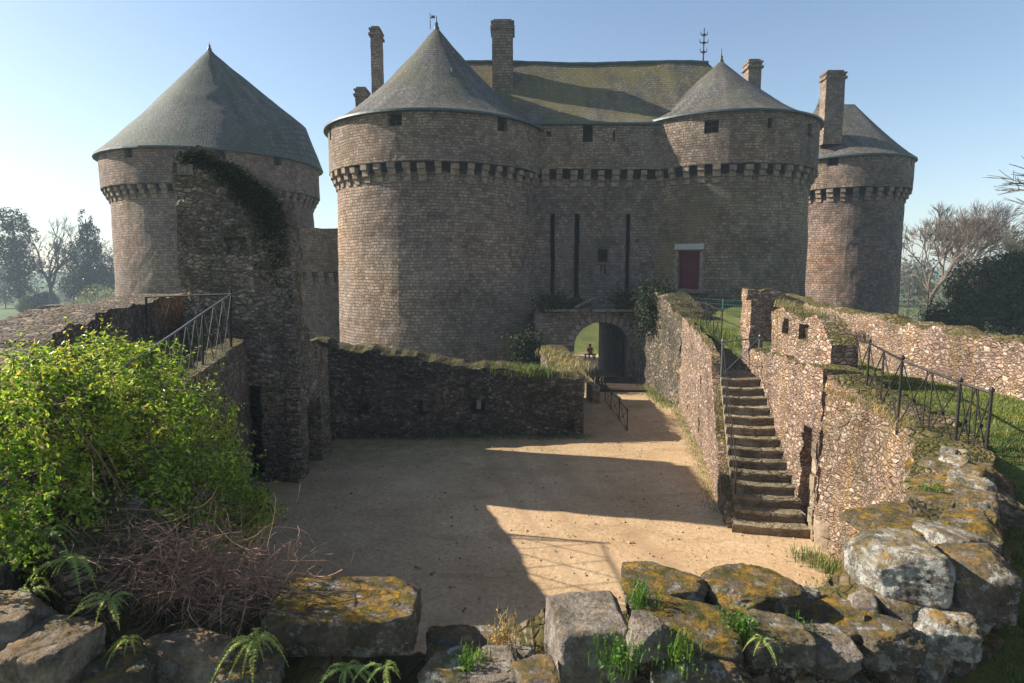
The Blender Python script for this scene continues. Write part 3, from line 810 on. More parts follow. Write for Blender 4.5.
# black slot backs, painting the unlit depth of the slots
for h in SL[:3]:
    b = MB(); b.box((XR-(h[0]+h[1])/2, GY+.66, (h[2]+h[3])/2), (.4, .04, h[3]-h[2]+.1)); b.build('slot_shade_panel', MAT['opening_shade'], GT)
h = SL[3]; b = MB(); xw = XR-(h[0]+h[1])/2
b.box((xw, GY+.24, (h[2]+h[3])/2), (.66, .06, h[3]-h[2]+.04)); wo = b.build('window', MAT['opening_shade'], GT)  # black panel, window darkness put in as colour
b = MB(); b.box((xw, GY-.02, h[2]-.07), (.8, .2, .12)); b.box((xw-.36, GY+.02, (h[2]+h[3])/2), (.1, .12, h[3]-h[2])); b.box((xw+.36, GY+.02, (h[2]+h[3])/2), (.1, .12, h[3]-h[2]))
fo = b.build('window_frame', m_plain('red_brick_frame', (.16, .07, .05)), wo) if False else b.build('window_frame', m_plain('brick_frame', (.16, .09, .07)), GT)
b = MB(); xs_ = XR-(SL[4][0]+SL[4][1])/2; zs_ = SL[4][2]
b.lathe((xs_, GY+.1, zs_), [(.09, 0), (.1, .12), (.07, .3), (.045, .36), (.06, .42), (.03, .5)], 10); b.build('statuette', MAT['step'], GT, True)
# parapet over the curtain
PY = GY-.45
def pslot(px, y0, y1, w, d, x1): x = W(px, 130, PY).x; u = x1-x; return (u-w/2, u+w/2, W(px, y1, PY).z, W(px, y0, PY).z, d)
x1 = 9.5
PH = [pslot(588, 124, 141, .62, None, x1), pslot(564, 130, 142, .14, .4, x1), pslot(614, 131, 142, .14, .4, x1), pslot(549, 131, 137, .3, .4, x1)]
mass(x1, .5, PY, .8, ZG, ZGE, MAT['parapet'], 'parapet', GT, PH, arch=False)
b = MB(); h = PH[0]; b.box((x1-(h[0]+h[1])/2, PY+.5, (h[2]+h[3])/2), (.7, .06, h[3]-h[2]+.1)); b.build('window', MAT['opening_shade'], GT)  # black panel painting the dark behind the parapet window
b = MB(); b.box((5, GY-.12, ZG-.25), (9, .06, .5)); b.build('machicolation_shade', MAT['opening_shade'], GT)  # black strip painting shade under the gatehouse parapet
k = 1.2
while k < 8.9:
    put_corbel(GT, (k, GY, ZG-1.03), -PI/2); k += .86
# long roof (hipped prism with a slightly swept foot)
def longroof():
    ex0, ex1, ey0, ey1, ez = -6, 16.2, PY-.12, 45.3, ZGE+.05
    rx0, rx1, ry, rz = W(440, 62, 42.4).x, W(708, 67, 42.4).x, 42.4, W(560, 63.5, 42.4).z
    V = []; UV = []; Fc = []; n = 60; mr = 10
    for side in (0, 1):
        base = len(V)
        for j in range(mr+1):
            k = j/mr; kz = k**1.22
            for i in range(n+1):
                s = i/n; y = (ey0*(1-k)+ry*k) if side == 0 else (ey1*(1-k)+ry*k)
                x = (ex0+(ex1-ex0)*s)*(1-k)+(rx0+(rx1-rx0)*s)*k
                z = ez+(rz-ez)*kz+.07*math.sin(s*9)*k
                V.append(tuple(nz(Vector((x, y, z)), .06 if j else 0, .5))); UV.append((x, k*8))
        for j in range(mr):
            for i in range(n):
                q = (base+j*(n+1)+i, base+j*(n+1)+i+1, base+(j+1)*(n+1)+i+1, base+(j+1)*(n+1)+i); Fc.append(q if side == 0 else q[::-1])
    for (ex, rx) in ((ex0, rx0), (ex1, rx1)):
        q = len(V); V += [(ex, ey0, ez), (ex, ey1, ez), (rx, ry, rz)]; UV += [(0, 0), (9, 0), (4, 8)]; Fc.append((q, q+1, q+2) if ex > 0 else (q, q+2, q+1))
    link('roof', mesh_from('r', V, Fc, UV, True), MAT['slate_moss'], GT)
    b = MB(); b.tube([(rx0+(rx1-rx0)*i/40, ry, rz+.03+.07*math.sin(i/40*9)+random.uniform(-.015, .015)) for i in range(41)], .13, 8); b.build('ridge', MAT['lead'], GT)
    b = MB(); b.box(((ex0+ex1)/2, ey0+.1, ez-.06), (ex1-ex0-9, .34, .12)); b.build('eave', MAT['lead'], GT)
longroof()
ch = chimney(GT, 492, 513, 21, 98, 40.4, 1.4, MAT['tower'])
chimney(GT, 749, 762, 61, 100, 43.5, 1.0, MAT['parapet'])
# spiked roof ornament
b = MB(); p = W(703, 66, 42.6); zt = W(703, 28, 42.6).z
b.tube([p-Vector((0, 0, .6)), (p.x, p.y, zt)], .06, 6, .03)
for z_, w_ in ((p.z+.9, .2), (p.z+1.5, .26), (p.z+2.0, .2)):
    b.box((p.x, p.y, z_), (w_*2, .06, .05)); b.lathe((p.x, p.y, z_-.06), [(.1, 0), (.13, .06), (.08, .13)], 8)
    b.tube([(p.x-w_, p.y, z_), (p.x-w_-.03, p.y, z_+.22)], .025, 4); b.tube([(p.x+w_, p.y, z_), (p.x+w_+.03, p.y, z_+.22)], .025, 4)
b.build('spire_ornament', MAT['iron'], GT)
# upper body behind the parapet, under the roof
mass(XR, XL, PY+.9, 6.0, ZG-.02, ZGE-.02, MAT['curtain'], 'attic_wall', GT, (), arch=False, amp=0)
# a pigeon on the ridge
def bird(p, label, s=1.0):
    b = MB(); x, y, z = p
    b.lathe((x, y, z), [(.02, 0), (.07, .04), (.09, .12), (.07, .2), (.04, .24), (.055, .28), (.05, .32), (.01, .36)], 10)
    b.tube([(x+.02, y, z+.1), (x+.24, y, z+.03)], .05, 6, .02); b.tube([(x-.03, y, z+.3), (x-.11, y, z+.29)], .018, 5, .004)
    o = b.build('pigeon', m_plain('bird_feather', (.05, .05, .055)), None, True); tagit(o, label, 'bird')
p = W(691, 67, 42.4); bird((p.x, p.y, p.z+.12), 'small dark pigeon perched on the right end of the long roof ridge')

# outer gate arch in front of the curtain
AG = thing('gate_arch', 'low arched stone gateway in front of the shaded curtain wall, leading to sunlit lawn', 'gateway', (5, 33, 0))
XR2 = 6.6
mass(7.0, 1.35, 33.0, 4.96, -2.5, 3.75, MAT['curtain'], 'wall', AG, (), rag=.15, amp=.06, topd=3.2)
b = MB()
for k in range(15):
    a = PI*(k+.5)/15; xc = (x_arch0+x_arch1)/2; rx = (x_arch1-x_arch0)/2+.2
    p = (xc-rx*math.cos(a), 32.97, 1.82+(1.35+.2)*math.sin(a)); b.box(p, (.24, .14, .4), M=Matrix.Rotation(-(a-PI/2) if True else 0, 3, 'Y').inverted() if False else Matrix.Rotation(a-PI/2, 3, 'Y'))
b.build('voussoirs', MAT['corbel'], AG)
b = MB(); b.box((5.7, 32.9, 3.83), (2.6, .5, .12)); b.box((3, 32.95, 3.83), (2.4, .4, .12)); b.build('string_course', MAT['corbel'], AG)
# open leaf of the gate
GL = thing('gate_leaf', 'dark wooden gate leaf folded open against the right side of the arch', 'gate', (6.25, 33.6, 0))
b = MB()
for k in range(6): b.box((6.2, 34.0+k*.27, 1.15), (.07, .25, 2.6))
b.build('planks', MAT['wood'], GL)
for z_ in (.45, 1.9):
    b = MB(); b.box((6.14, 34.7, z_), (.04, 1.5, .09)); b.build('strap_hinge', MAT['iron'], GL)

# curtain between far left tower and main tower
CW = thing('curtain_wall', 'low pale curtain wall with corbels between far left tower and main tower', 'castle wall', (-13, 46, -5))
xa, xb = W(360, 230, 46).x, W(285, 230, 46).x
me = shell(lambda u, v, d: Vector((xa-u, 46+d, v)), brk(0, xa-xb, .4), brk(-5.5, 5.9, .5), 1.6, amp=.05); link('wall', me, MAT['tower'], CW)
me = shell(lambda u, v, d: Vector((xa-u, 45.6+d, v)), brk(0, xa-xb, .4), brk(5.9, 9.6, .5), 1.9, top=lambda u: 9.15+.15*noise.noise(Vector((u, 1, 1)))+(.3 if u > 3.2 else 0)*0, amp=.05); link('parapet', me, MAT['parapet'], CW)
k = xb+.3
while k < xa: put_corbel(CW, (k, 46, 4.85), -PI/2); k += .8

# ------------------------------------------------------------------ ruin on the left
RU = thing('ruined_tower', 'tall jagged ruin of dark mossy rubble standing in the yard by the left railing', 'ruin', (-7.6, 18.4, 0))
_c = G(300, 482, 0); xr, ry0 = _c.x, _c.y; xl = W(178, 250, ry0).x
prof = [(178, 156), (196, 153), (214, 159), (226, 166), (238, 170), (247, 178), (264, 182), (276, 196), (284, 202), (289, 214), (290, 240), (293, 262), (296, 300), (301, 322), (309, 331)]
tp = sorted([(xr-W(px, py, ry0).x, W(px, py, ry0).z) for px, py in prof])
tp = [(0, tp[0][1]-.1)]+tp
hs = [(1.0, 1.75, -.1, 2.75, 2.0), (1.2, 1.75, 6.4, 6.9, .15)]
def ruin():
    tf = interp(tp)
    tt = lambda u: tf(u)+.12*noise.noise(Vector((u*3.3, 1.3, 0)))+.1*noise.noise(Vector((u*7, 4, 0)))
    me = shell(lambda u, v, d: Vector((xr-u, ry0+d, v+(.25*math.sin(d*2.3+u) if v > tt(u)-.02 else 0)-(d*.25 if v > tt(u)-.02 else 0))), brk(.98, xr-xl, .14, [h[0] for h in hs]+[h[1] for h in hs]), brk(-.2, 9.8, .16, [h[2] for h in hs]+[h[3] for h in hs]), .95, hs, tt, amp=.09, fr=2.2)
    link('front_wall', me, MAT['ruin'], RU)
    yf = lambda px: ry0+1.0+3.5*min(1, (px-178)/60.0); t2 = sorted([(xr-W(px, py, yf(px)).x, W(px, py+6, ry0+1.6).z) for px, py in prof])
    f2 = interp(t2); tt2 = lambda u: f2(u)+.15*noise.noise(Vector((u*3.3, 8.3, 0)))
    me = shell(lambda u, v, d: Vector((xr-u, ry0+.9+d, v)), brk(t2[0][0], t2[-1][0], .2), brk(-.2, 10.6, .22), 3.6, (), tt2, amp=.09, fr=2.2)
    link('rear_wall', me, MAT['ruin'], RU)
    me = shell(lambda u, v, d: Vector((xr-u, ry0+.03+d, v)), brk(0, 1.0, .14), brk(-.2, 9.8, .16), .8, (), tt, amp=.09, fr=2.2)
    link('corner_wall', me, MAT['ruin'], RU)
    # side wall with doorway, facing the yard
    me = shell(lambda u, v, d: Vector((xr+.02-d, ry0+.02+u, v)), brk(0, 2.9, .14, [.75, 1.95]), brk(-.2, 4.6, .16, [2.1]), 1.0, [(.75, 1.95, -.3, 2.1, None)], lambda u: float(np.interp(u, [0, .5, 1.2, 2.4, 2.9], [4.35, 4.2, 3.9, 3.6, 3.5]))+.12*noise.noise(Vector((u*3, 9, 0))), amp=.05, fr=2.2)
    link('side_wall', me, MAT['ruin'], RU)
    b = MB()
    for u0, w in ((0.03, .42), (1.72, .0)):
        pass
    for k in range(12): b.box((xr-.1+.03*(k%2), ry0+.02+.02*math.sin(k*5), .18+k*.34), (.3+.1*(k % 2), .16+.03*math.sin(k*3), .31))
    b.build('quoins', MAT['ruin'], RU)
    b = MB(); b.box((xr-.9, ry0+1.37, 1.0), (.05, 1.3, 2.3)); b.build('door_shade_panel', MAT['opening_shade'], RU)  # black panel paints the darkness behind the doorway
    # pale block near the top
    b = MB(); b.box(W(187, 170, ry0+.02), (.42, .2, .28)); b.build('pale_block', MAT['rock_grey'], RU)
ruin()
rng = np.random.default_rng(4)
def leaves_on(points, spread, n, size, mat, name, label, cat, rng, up=.4, group=None, hang=0, parent=None, amp_size=.3, aspect=.6):
    pts = np.array(points); i = rng.integers(0, len(pts), n)
    P = pts[i]+rng.normal(size=(n, 3))*np.array(spread)
    N = rng.normal(size=(n, 3)); N[:, 2] = np.abs(N[:, 2])+up
    me = leaf_mesh(P, N, np.full(n, size), aspect, jitter=amp_size, rng=rng)
    o = link(name, me, mat, parent)
    if label: tagit(o, label, cat, group)
    return o
# ivy down the ruin's broken right flank
pts = []
for k in range(700):
    u = random.random(); px = 222+60*u+random.gauss(0, 5); 
    py = float(np.interp(px, [200, 226, 247, 276, 290, 330], [162, 168, 180, 198, 230, 330]))+abs(random.gauss(0, 9+38*u*u))
    if px > 292: continue
    if k % 4 == 0: px = random.uniform(180, 240); py = float(np.interp(px, [180, 196, 214, 226, 238, 247], [157, 155, 160, 167, 171, 178]))+abs(random.gauss(0, 3))
    p = W(px, py, ry0-.05); pts.append((p.x, p.y, p.z))
leaves_on(pts, (.08, .05, .09), 6200, .075, MAT['ivy'], 'ivy', 'dark ivy spilling down the broken top of the tall ruin', 'ivy', rng)

# ------------------------------------------------------------------ walls of the barbican
def zt(px, py, Y): return W(px, py, Y).z
MWY = 21.4
a = W(584, 400, MWY).x; c = W(329, 400, MWY-1).x
MW = thing('barbican_wall', 'dark mossy rubble wall with small loopholes across the back of the yard', 'stone wall', (-2, 21.6, 0))
def loop(px, y0, y1, w): x = W(px, y0, MWY).x; return (a-x-w/2, a-x+w/2, zt(px, y1, MWY), zt(px, y0, MWY), .45)
LH = [loop(478, 398, 410, .55), loop(424, 398, 412, .4), loop(365, 400, 412, .5), loop(570, 420, 430, .3)]
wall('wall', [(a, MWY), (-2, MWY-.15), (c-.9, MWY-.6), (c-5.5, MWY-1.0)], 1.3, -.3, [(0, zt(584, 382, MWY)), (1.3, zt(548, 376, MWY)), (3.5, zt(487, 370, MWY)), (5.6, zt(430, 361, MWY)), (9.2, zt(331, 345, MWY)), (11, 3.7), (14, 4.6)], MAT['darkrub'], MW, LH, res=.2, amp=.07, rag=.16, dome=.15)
for h in LH[:2]:
    b = MB(); xx = a-(h[0]+h[1])/2; b.box((xx+.02, MWY+.2, (h[2]+h[3])/2), (.16, .12, h[3]-h[2])); b.build('loophole_stone', MAT['lintel'], MW)
# coping of flat reddish stones on its back edge
# side return of that wall towards the gate
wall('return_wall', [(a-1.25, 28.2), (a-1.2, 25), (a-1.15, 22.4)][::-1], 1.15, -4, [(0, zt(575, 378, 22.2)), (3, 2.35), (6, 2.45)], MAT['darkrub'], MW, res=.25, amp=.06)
# right wall: retaining face by the yard up to the gate
RW = thing('terrace_wall', 'sunlit pinkish rubble wall between the sandy yard and the stair foot, running to the gate', 'stone wall', (7, 22, 0))
wall('wall', [(5.02, 13.5), (5.42, 15.4), (5.9, 17.4), (6.55, 21.0), (7.3, 25.7)], .24, -.2, [(0, .15), (1.94, 1.3), (3.95, 2.65), (4.2, 3.5), (8, 3.8), (12.5, 4.0)], MAT['warm'], RW, [(6.6, 6.85, .5, 2.5, .18), (6.55, 6.8, 2.7, 3.0, .15), (9.5, 9.8, .3, 1.2, .15)], res=.13, amp=.07, rag=.1, fr=3)
SW = thing('terrace_wall', 'shaded mossy rubble wall beside the gate arch, ivy on its top', 'stone wall', (7, 29, 0))
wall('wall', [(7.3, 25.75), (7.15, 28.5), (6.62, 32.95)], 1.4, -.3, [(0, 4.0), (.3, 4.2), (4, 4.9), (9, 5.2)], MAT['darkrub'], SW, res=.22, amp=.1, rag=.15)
# high retaining wall with the niche (right of the stair)
NW = thing('terrace_wall', 'sunlit rubble wall right of the stair with a tall shallow niche by the stone drum', 'stone wall', (7, 15, 0))
wall('wall', [(6.72, 12.75), (6.82, 14), (7.05, 16), (7.35, 18.3)], .8, -.2, [(0, 3.85), (1.2, 3.85), (3, 3.7), (6, 3.6)], MAT['warm'], NW, [(.25, .95, -.3, 2.25, .42), (.35, .85, 2.2, 2.45, .42)], res=.12, amp=.07, rag=.1, fr=3)
b = MB()
for k in range(6): b.box((6.8, 12.93, .15+k*.38), (.16+.06*(k % 2), .2, .35))
b.build('niche_jamb', MAT['step'], NW)
# near part of the right wall with straw stains
KW = thing('terrace_wall', 'straw-stained rubble wall under the right railing, curving towards the viewer', 'stone wall', (7, 11, 0))
wall('wall', [(3.7, 6.0), (4.5, 6.7), (5.4, 7.9), (6.2, 9.1), (6.6, 10.4), (6.75, 11.6), (6.74, 12.7)], .95, -.2, [(0, 2.9), (1.0, 3.0), (2.4, 3.1), (4, 3.42), (6, 3.5), (8.5, 3.75)], MAT['straw'], KW, res=.11, amp=.09, rag=.12, dome=.06, fr=2.8)

# ruined parapet with two windows and pillars above the stair head
PW = thing('ruined_parapet', 'broken rubble parapet with two pale square openings and pillars above the stair head', 'ruined wall', (7.5, 15.5, 3))
PWp = [(7.15, 13.3), (7.2, 15), (7.4, 17.0)]
wall('wall', PWp, .55, 3.5, [(0, 4.35), (.5, 4.75), (.9, 4.9), (2.2, 4.85), (3.0, 5.0), (3.7, 4.9)], MAT['warm'], PW, [(1.15, 1.7, 4.25, 4.7, None), (2.35, 2.85, 4.3, 4.75, None)], res=.13, amp=.06, rag=.12)
def pillar(px, y0, y1, Y, w, d, parent, mat, nm='pillar'):
    p = W(px, y1, Y); z1 = W(px, y0, Y).z; z0 = p.z
    me = shell(lambda u, v, dd: Vector((p.x+w/2-u, Y+dd, v)), brk(0, w, .13), brk(z0, z1+.05, .14), d, top=lambda u: z1+.06*noise.noise(Vector((u*5, Y, 0))), amp=.05, fr=3)
    return link(nm, me, mat, parent)
pillar(755, 300, 372, 18.4, .42, .6, PW, MAT['warm']); pillar(826, 330, 385, 14.2, .62, .5, PW, MAT['darkrub'])
b = MB()
for k, (px, py) in enumerate(((781, 345), (800, 350))): b.box(W(px, py, 14.6), (.3, .3, .42))
# far corner block by the landing
BW = thing('ruined_wall', 'broken block of pale rubble with red capstones at the head of the stair', 'ruined wall', (9, 22, 3))
wall('wall', [(10.6, 21.8), (8.6, 22.0)], .7, 2.8, [(0, 4.9), (.6, 5.2), (1.3, 5.3), (2.1, 5.35)], MAT['warm'], BW, res=.16, amp=.06, rag=.14)

# outer parapet on the right
OW = thing('parapet_wall', 'long sunlit rubble parapet with orange-brown mossy top along the right lawn', 'stone wall', (11, 20, 3))
wall('wall', [(p[0], p[1]) for p in OUTER[:9]][::-1], .8, 2.0, [(0, 4.3), (8, 4.45), (14, 4.5), (22, 4.6), (30, 4.75), (40, 4.9)], MAT['warm'], OW, res=.18, amp=.08, rag=.12, dome=.05, fr=2.6)

# ------------------------------------------------------------------ stairs
ST = thing('staircase', 'straight flight of fifteen worn granite steps rising from the sandy yard', 'stairs', (6, 15.4, 0))
NS = 14; s0l, s0r = Vector((5.2, 13.35, 0)), Vector((6.72, 12.95, 0)); s1l, s1r = Vector((6.12, 17.4, 0)), Vector((7.3, 17.4, 0))
for k in range(NS):
    za, zb = max(-.1, k*.207-.05), (k+1)*.207
    l0 = s0l.lerp(s1l, k/NS); r0 = s0r.lerp(s1r, k/NS); l1 = s0l.lerp(s1l, (k+1.25)/NS); r1 = s0r.lerp(s1r, (k+1.25)/NS)
    me = bpy.data.meshes.new('step'); bm = bmesh.new(); n = 8; g = {}
    if k == 0: l0 = l0+Vector((-.12, -.1, 0))
    for i in range(n+1):
        for (q, (pa, pb, z)) in enumerate(((l0, r0, za), (l0, r0, zb-.07), (l0+Vector((0, -.035, 0)), r0+Vector((0, -.035, 0)), zb-.065), (l0+Vector((0, -.035, 0)), r0+Vector((0, -.035, 0)), zb), (l1, r1, zb), (l1, r1, za))):
            p = pa.lerp(pb, i/n); p.z = z-.03*math.sin(PI*i/n)*(1 if q in (3, 4, 2) else 0); g[i, q] = bm.verts.new(nz(p, .018, 4))
    for i in range(n):
        for q in range(6): bm.faces.new((g[i, q], g[i+1, q], g[i+1, (q+1) % 6], g[i, (q+1) % 6]))
    bm.faces.new([g[0, q] for q in range(6)]); bm.faces.new([g[n, q] for q in range(5, -1, -1)])
    bm.normal_update(); bm.to_mesh(me); bm.free(); link('step', me, MAT['step'], ST)
# solid under the steps
b = MB(); b.add([(5.3, 13.6, -.1), (6.7, 13.2, -.1), (7.25, 17.5, -.1), (6.15, 17.5, -.1), (6.15, 17.5, 2.8), (7.25, 17.5, 2.8)], [(0, 1, 2, 3), (0, 3, 4), (1, 5, 2), (0, 4, 5, 1), (3, 2, 5, 4)])
b.build('stair_core', MAT['step'], ST)
b = MB(); b.box((6.9, 18.1, 2.83), (1.5, 1.3, .12)); b.build('landing', MAT['step'], ST)

# stone drum by the stair foot
DR = thing('stone_drum', 'squat round stone drum standing on the sand at the foot of the stair', 'stone', tuple(G(829, 550, 0)))
dp = G(832, 549, 0)
for nm, z0_, z1_, r in (('base', -.03, .3, .31), ('cap', .31, .62, .34)):
    b = MB(); b.lathe((dp.x, dp.y+.1, z0_), [(r*.97, 0), (r, .03), (r, z1_-z0_-.04), (r*.95, z1_-z0_), (r*.3, z1_-z0_+.01), (r*.1, z1_-z0_-.01)], 28); b.build(nm, MAT['drum'], DR)

# ------------------------------------------------------------------ railings
def railing(name, label, posts, h, mat, bays=2, rail2=False, rp=.022, rr=.017, top=None, basez=None, group=None, braces=True, lean=0, allpts=None):
    """posts: list of foot points; top rail follows their heads"""
    t = thing(name, label, 'railing', tuple(posts[0]), group=group)
    hd = [Vector(p)+Vector((0, 0, h if not hasattr(h, '__len__') else h[i])) for i, p in enumerate(posts)]
    for i, p in enumerate(posts):
        b = MB(); b.tube([Vector(p)-Vector((0, 0, .1)), hd[i]+Vector((0, 0, .03))], rp, 8); b.lathe(hd[i], [(rp*1.6, .02), (rp*1.7, .05), (rp*.6, .09)], 8); b.build('post', mat, t, False)
    b = MB(); b.tube(hd, rr*1.2, 6); b.build('top_rail', mat, t)
    if braces:
        for i in range(len(posts)-1):
            p, q, a, c = Vector(posts[i]), Vector(posts[i+1]), hd[i], hd[i+1]
            m_ = p.lerp(q, .5); mh = a.lerp(c, .5)
            up = Vector((0, 0, .06))
            for n_ in range(bays):
                f0, f1 = n_/bays, (n_+1)/bays
                b = MB(); b.tube([p.lerp(q, f0)+up, a.lerp(c, f1)], rr*.62, 5); b.tube([a.lerp(c, f0), p.lerp(q, f1)+up], rr*.62, 5)
                cc = (p.lerp(q, f0)+a.lerp(c, f1)+a.lerp(c, f0)+p.lerp(q, f1))/4; b.box(cc, (.05, .05, .05))
                b.build('cross_brace', mat, t)
                if n_: 
                    b = MB(); 
                    for s_ in (-.045, .045): b.tube([p.lerp(q, f0+s_/(q-p).length)+up*0, a.lerp(c, f0+s_/(q-p).length)], rr*.6, 5)
                    b.build('baluster', mat, t)
    if rail2:
        b = MB(); b.tube([Vector(p)+Vector((0, 0, .12)) for p in posts], rr*.7, 5); b.build('bottom_rail', mat, t)
    return t
def PB(px, py, Y): return W(px, py, Y)
rp = [PB(985, 462, 8.45), PB(954, 455, 8.9), PB(897, 429, 9.7), PB(866, 396, 12.2), PB(845, 380, 14.4)]
railing('iron_railing', 'dark iron railing with crossed braces along the edge of the right lawn', rp, [1.02, 1.12, 1.15, 1.1, 1.05], MAT['iron'], bays=2)
# gate-like railing at the head of the stair and the sloping handrail
g0, g1 = W(721, 378, 17.3), W(758, 372, 17.9)
railing('stair_gate', 'small square iron gate with one crossed brace at the head of the stair', [g0, g1], 1.05, MAT['greyiron'], bays=1, rail2=True, rp=.022)
hp = [s0l.lerp(s1l, k/NS)+Vector((.06, 0, k*.207+.02)) for k in (2.2, 6, 10, 14)]
hr = thing('handrail', 'thin grey iron handrail sloping down the left side of the steps', 'handrail', tuple(hp[0]))
b = MB(); b.tube([p+Vector((0, 0, .85)) for p in hp], .014, 6); b.build('top_rail', MAT['iron'], hr)
b = MB(); b.tube([p+Vector((0, 0, .42)) for p in hp], .01, 6); b.build('middle_rail', MAT['iron'], hr)
for p in hp: b = MB(); b.tube([p, p+Vector((0, 0, .86))], .014, 6); b.build('post', MAT['iron'], hr)
railing('iron_railing', 'grey-brown iron railing on the terrace beyond the stair head, left of the broken block', [W(721, 345, 20.6), W(706, 333, 23.5), W(690, 327, 26), W(672, 322, 28.5)], 1.15, MAT['iron'], bays=2, rail2=True)
t = thing('wire_fence', 'green wire mesh guard in front of the red door', 'fence', tuple(W(664, 322, 29)))
fp = [W(664, 326, 29.5), W(684, 325, 30.2), W(722, 330, 28), W(746, 334, 25.5)]
for p in fp: b = MB(); b.tube([p, p+Vector((0, 0, 1.45))], .035, 6); b.build('post', MAT['green_mesh'], t)
for p, q in zip(fp, fp[1:]):
    b = MB(); n = 14
    for k in range(n+1):
        a_ = p.lerp(q, k/n); b.tube([a_, a_+Vector((0, 0, 1.4))], .009, 3)
    for k in range(8):
        z_ = Vector((0, 0, .2*k)); b.tube([p+z_, q+z_], .009, 3)
    b.build('mesh_panel', MAT['green_mesh'], t)
# bridge deck, its side wall and the low fence beside it
BD = thing('bridge_deck', 'dark plank bridge deck in the shade before the gate arch', 'bridge', (5.5, 29, 0))
b = MB()
for k in range(14): b.box((5.3, 32.75-k*.26, .07+.004*(k % 3)), (2.7, .24, .08))
b.build('planks', MAT['wood'], BD)
BP = thing('bridge_parapet', 'low grey stone side wall on the left of the bridge', 'stone wall', (3.8, 28, 0))
wall('wall', [(4.0, 26.8), (3.4, 32.9)][::-1], .35, -.2, [(0, .9), (7, .75)], MAT['step'], BP, res=.25, amp=.03, rag=.03)
railing('low_fence', 'low dark iron fence running down from the bridge beside the back wall', [W(605, 402, 27.5), W(611, 411, 25.6), W(619, 421, 23.7), W(627, 433, 22)], .85, MAT['iron'], bays=1, rail2=True)

# left railing: a return across the terrace and a run along the edge
lp = [W(146, 352, 14.8), W(231, 347, 14.6), W(203, 368, 11.9), W(176, 392, 9.9), W(146, 420, 8.4)]
tops = [W(146, 297, 14.8), W(231, 294, 14.6), W(203, 313, 11.9), W(176, 332, 9.9), W(146, 352, 8.4), W(122, 368, 7.4)]
LRa = thing('iron_railing', 'iron railing with slanting bars round the corner of the left terrace, above the green bush', 'railing', tuple(lp[1]))
b = MB(); b.tube([tops[0], tops[1]], .022, 6); b.build('top_rail', MAT['iron'], LRa)
b = MB(); b.tube(tops[1:], .02, 6); b.build('top_rail', MAT['greyiron'], LRa)
for k in range(5):
    b = MB(); b.tube([lp[k], tops[k]+Vector((0, 0, .12 if k == 1 else 0))], .03 if k < 2 else .02, 6); b.build('post', MAT['iron'], LRa)
for k in range(1, 4):
    for s_ in (0, .33, .66):
        b = MB(); b.tube([lp[k].lerp(lp[k+1], s_), tops[k].lerp(tops[k+1], min(1, s_+.3))], .014, 5); b.build('slanting_bar', MAT['greyiron'], LRa)
        b = MB(); b.tube([lp[k].lerp(lp[k+1], s_+.3), tops[k].lerp(tops[k+1], s_)], .012, 5); b.build('slanting_bar', MAT['iron'], LRa)
for s_ in (.15, .5, .8):
    b = MB(); b.tube([lp[0].lerp(lp[1], s_), tops[0].lerp(tops[1], s_+.15)], .013, 5); b.build('slanting_bar', MAT['iron'], LRa)

# ------------------------------------------------------------------ left terrace walls
LW = thing('parapet_wall', 'broad curving parapet wall with reddish-brown stony top at the far left', 'stone wall', (-8, 12, 3))
lt = [(0, 3.1), (1.0, 3.3), (2.2, 4.6), (3.0, 5.05), (7, 5.15), (12, 5.2), (18, 5.3), (24, 5.35)]
topm = m_rubble('flat_topped_rubble', [(.08, .06, .05), (.16, .12, .1), (.27, .19, .15), (.4, .33, .28)], (.1, .08, .06), sc=7, zs=1.0, moss=.35, lichen=.4, topmoss=.3)
wall('wall', [(-3.7, 3.4), (-4.35, 5.05), (-6.0, 7.7), (-7.5, 10.6), (-9.3, 15.5), (-10.4, 19.5)][::-1], 1.7, 2.0, [(0, 5.3), (6, 5.2), (12, 5.15), (20, 5.1)], topm, LW, res=.2, amp=.06, rag=.07) if False else None
P_ = [(-3.7, 3.4), (-4.35, 5.05), (-6.0, 7.7), (-7.5, 10.6), (-9.3, 15.5), (-10.4, 19.5)]
# outward normal of this path (left side when walking away from the viewer) is the outside, so start from the outer line
off = []
PP = Path(P_, 6)
for k in range(9):
    p, nn = PP.at(PP.len*k/8); off.append((p.x+nn.x*1.35, p.y+nn.y*1.35))
wall('wall', off, 1.35, -4.5, lt, topm, LW, res=.2, amp=.06, rag=.06)
LK = thing('terrace_wall', 'dark retaining wall below the left railing, ending at the ruin', 'stone wall', (-6.4, 13, 0))
wall('wall', [(-7.55, 17.1), (-6.9, 14.9), (-6.25, 12.7), (-5.8, 10.9), (-5.3, 8.8), (-4.4, 6.7), (-3.2, 5.5)][::1], .9, -.2, [(0, 4.15), (2, 4.12), (6.5, 4.1), (9, 3.9), (13, 3.4)], MAT['ruin'], LK, res=.2, amp=.05, rag=.04)

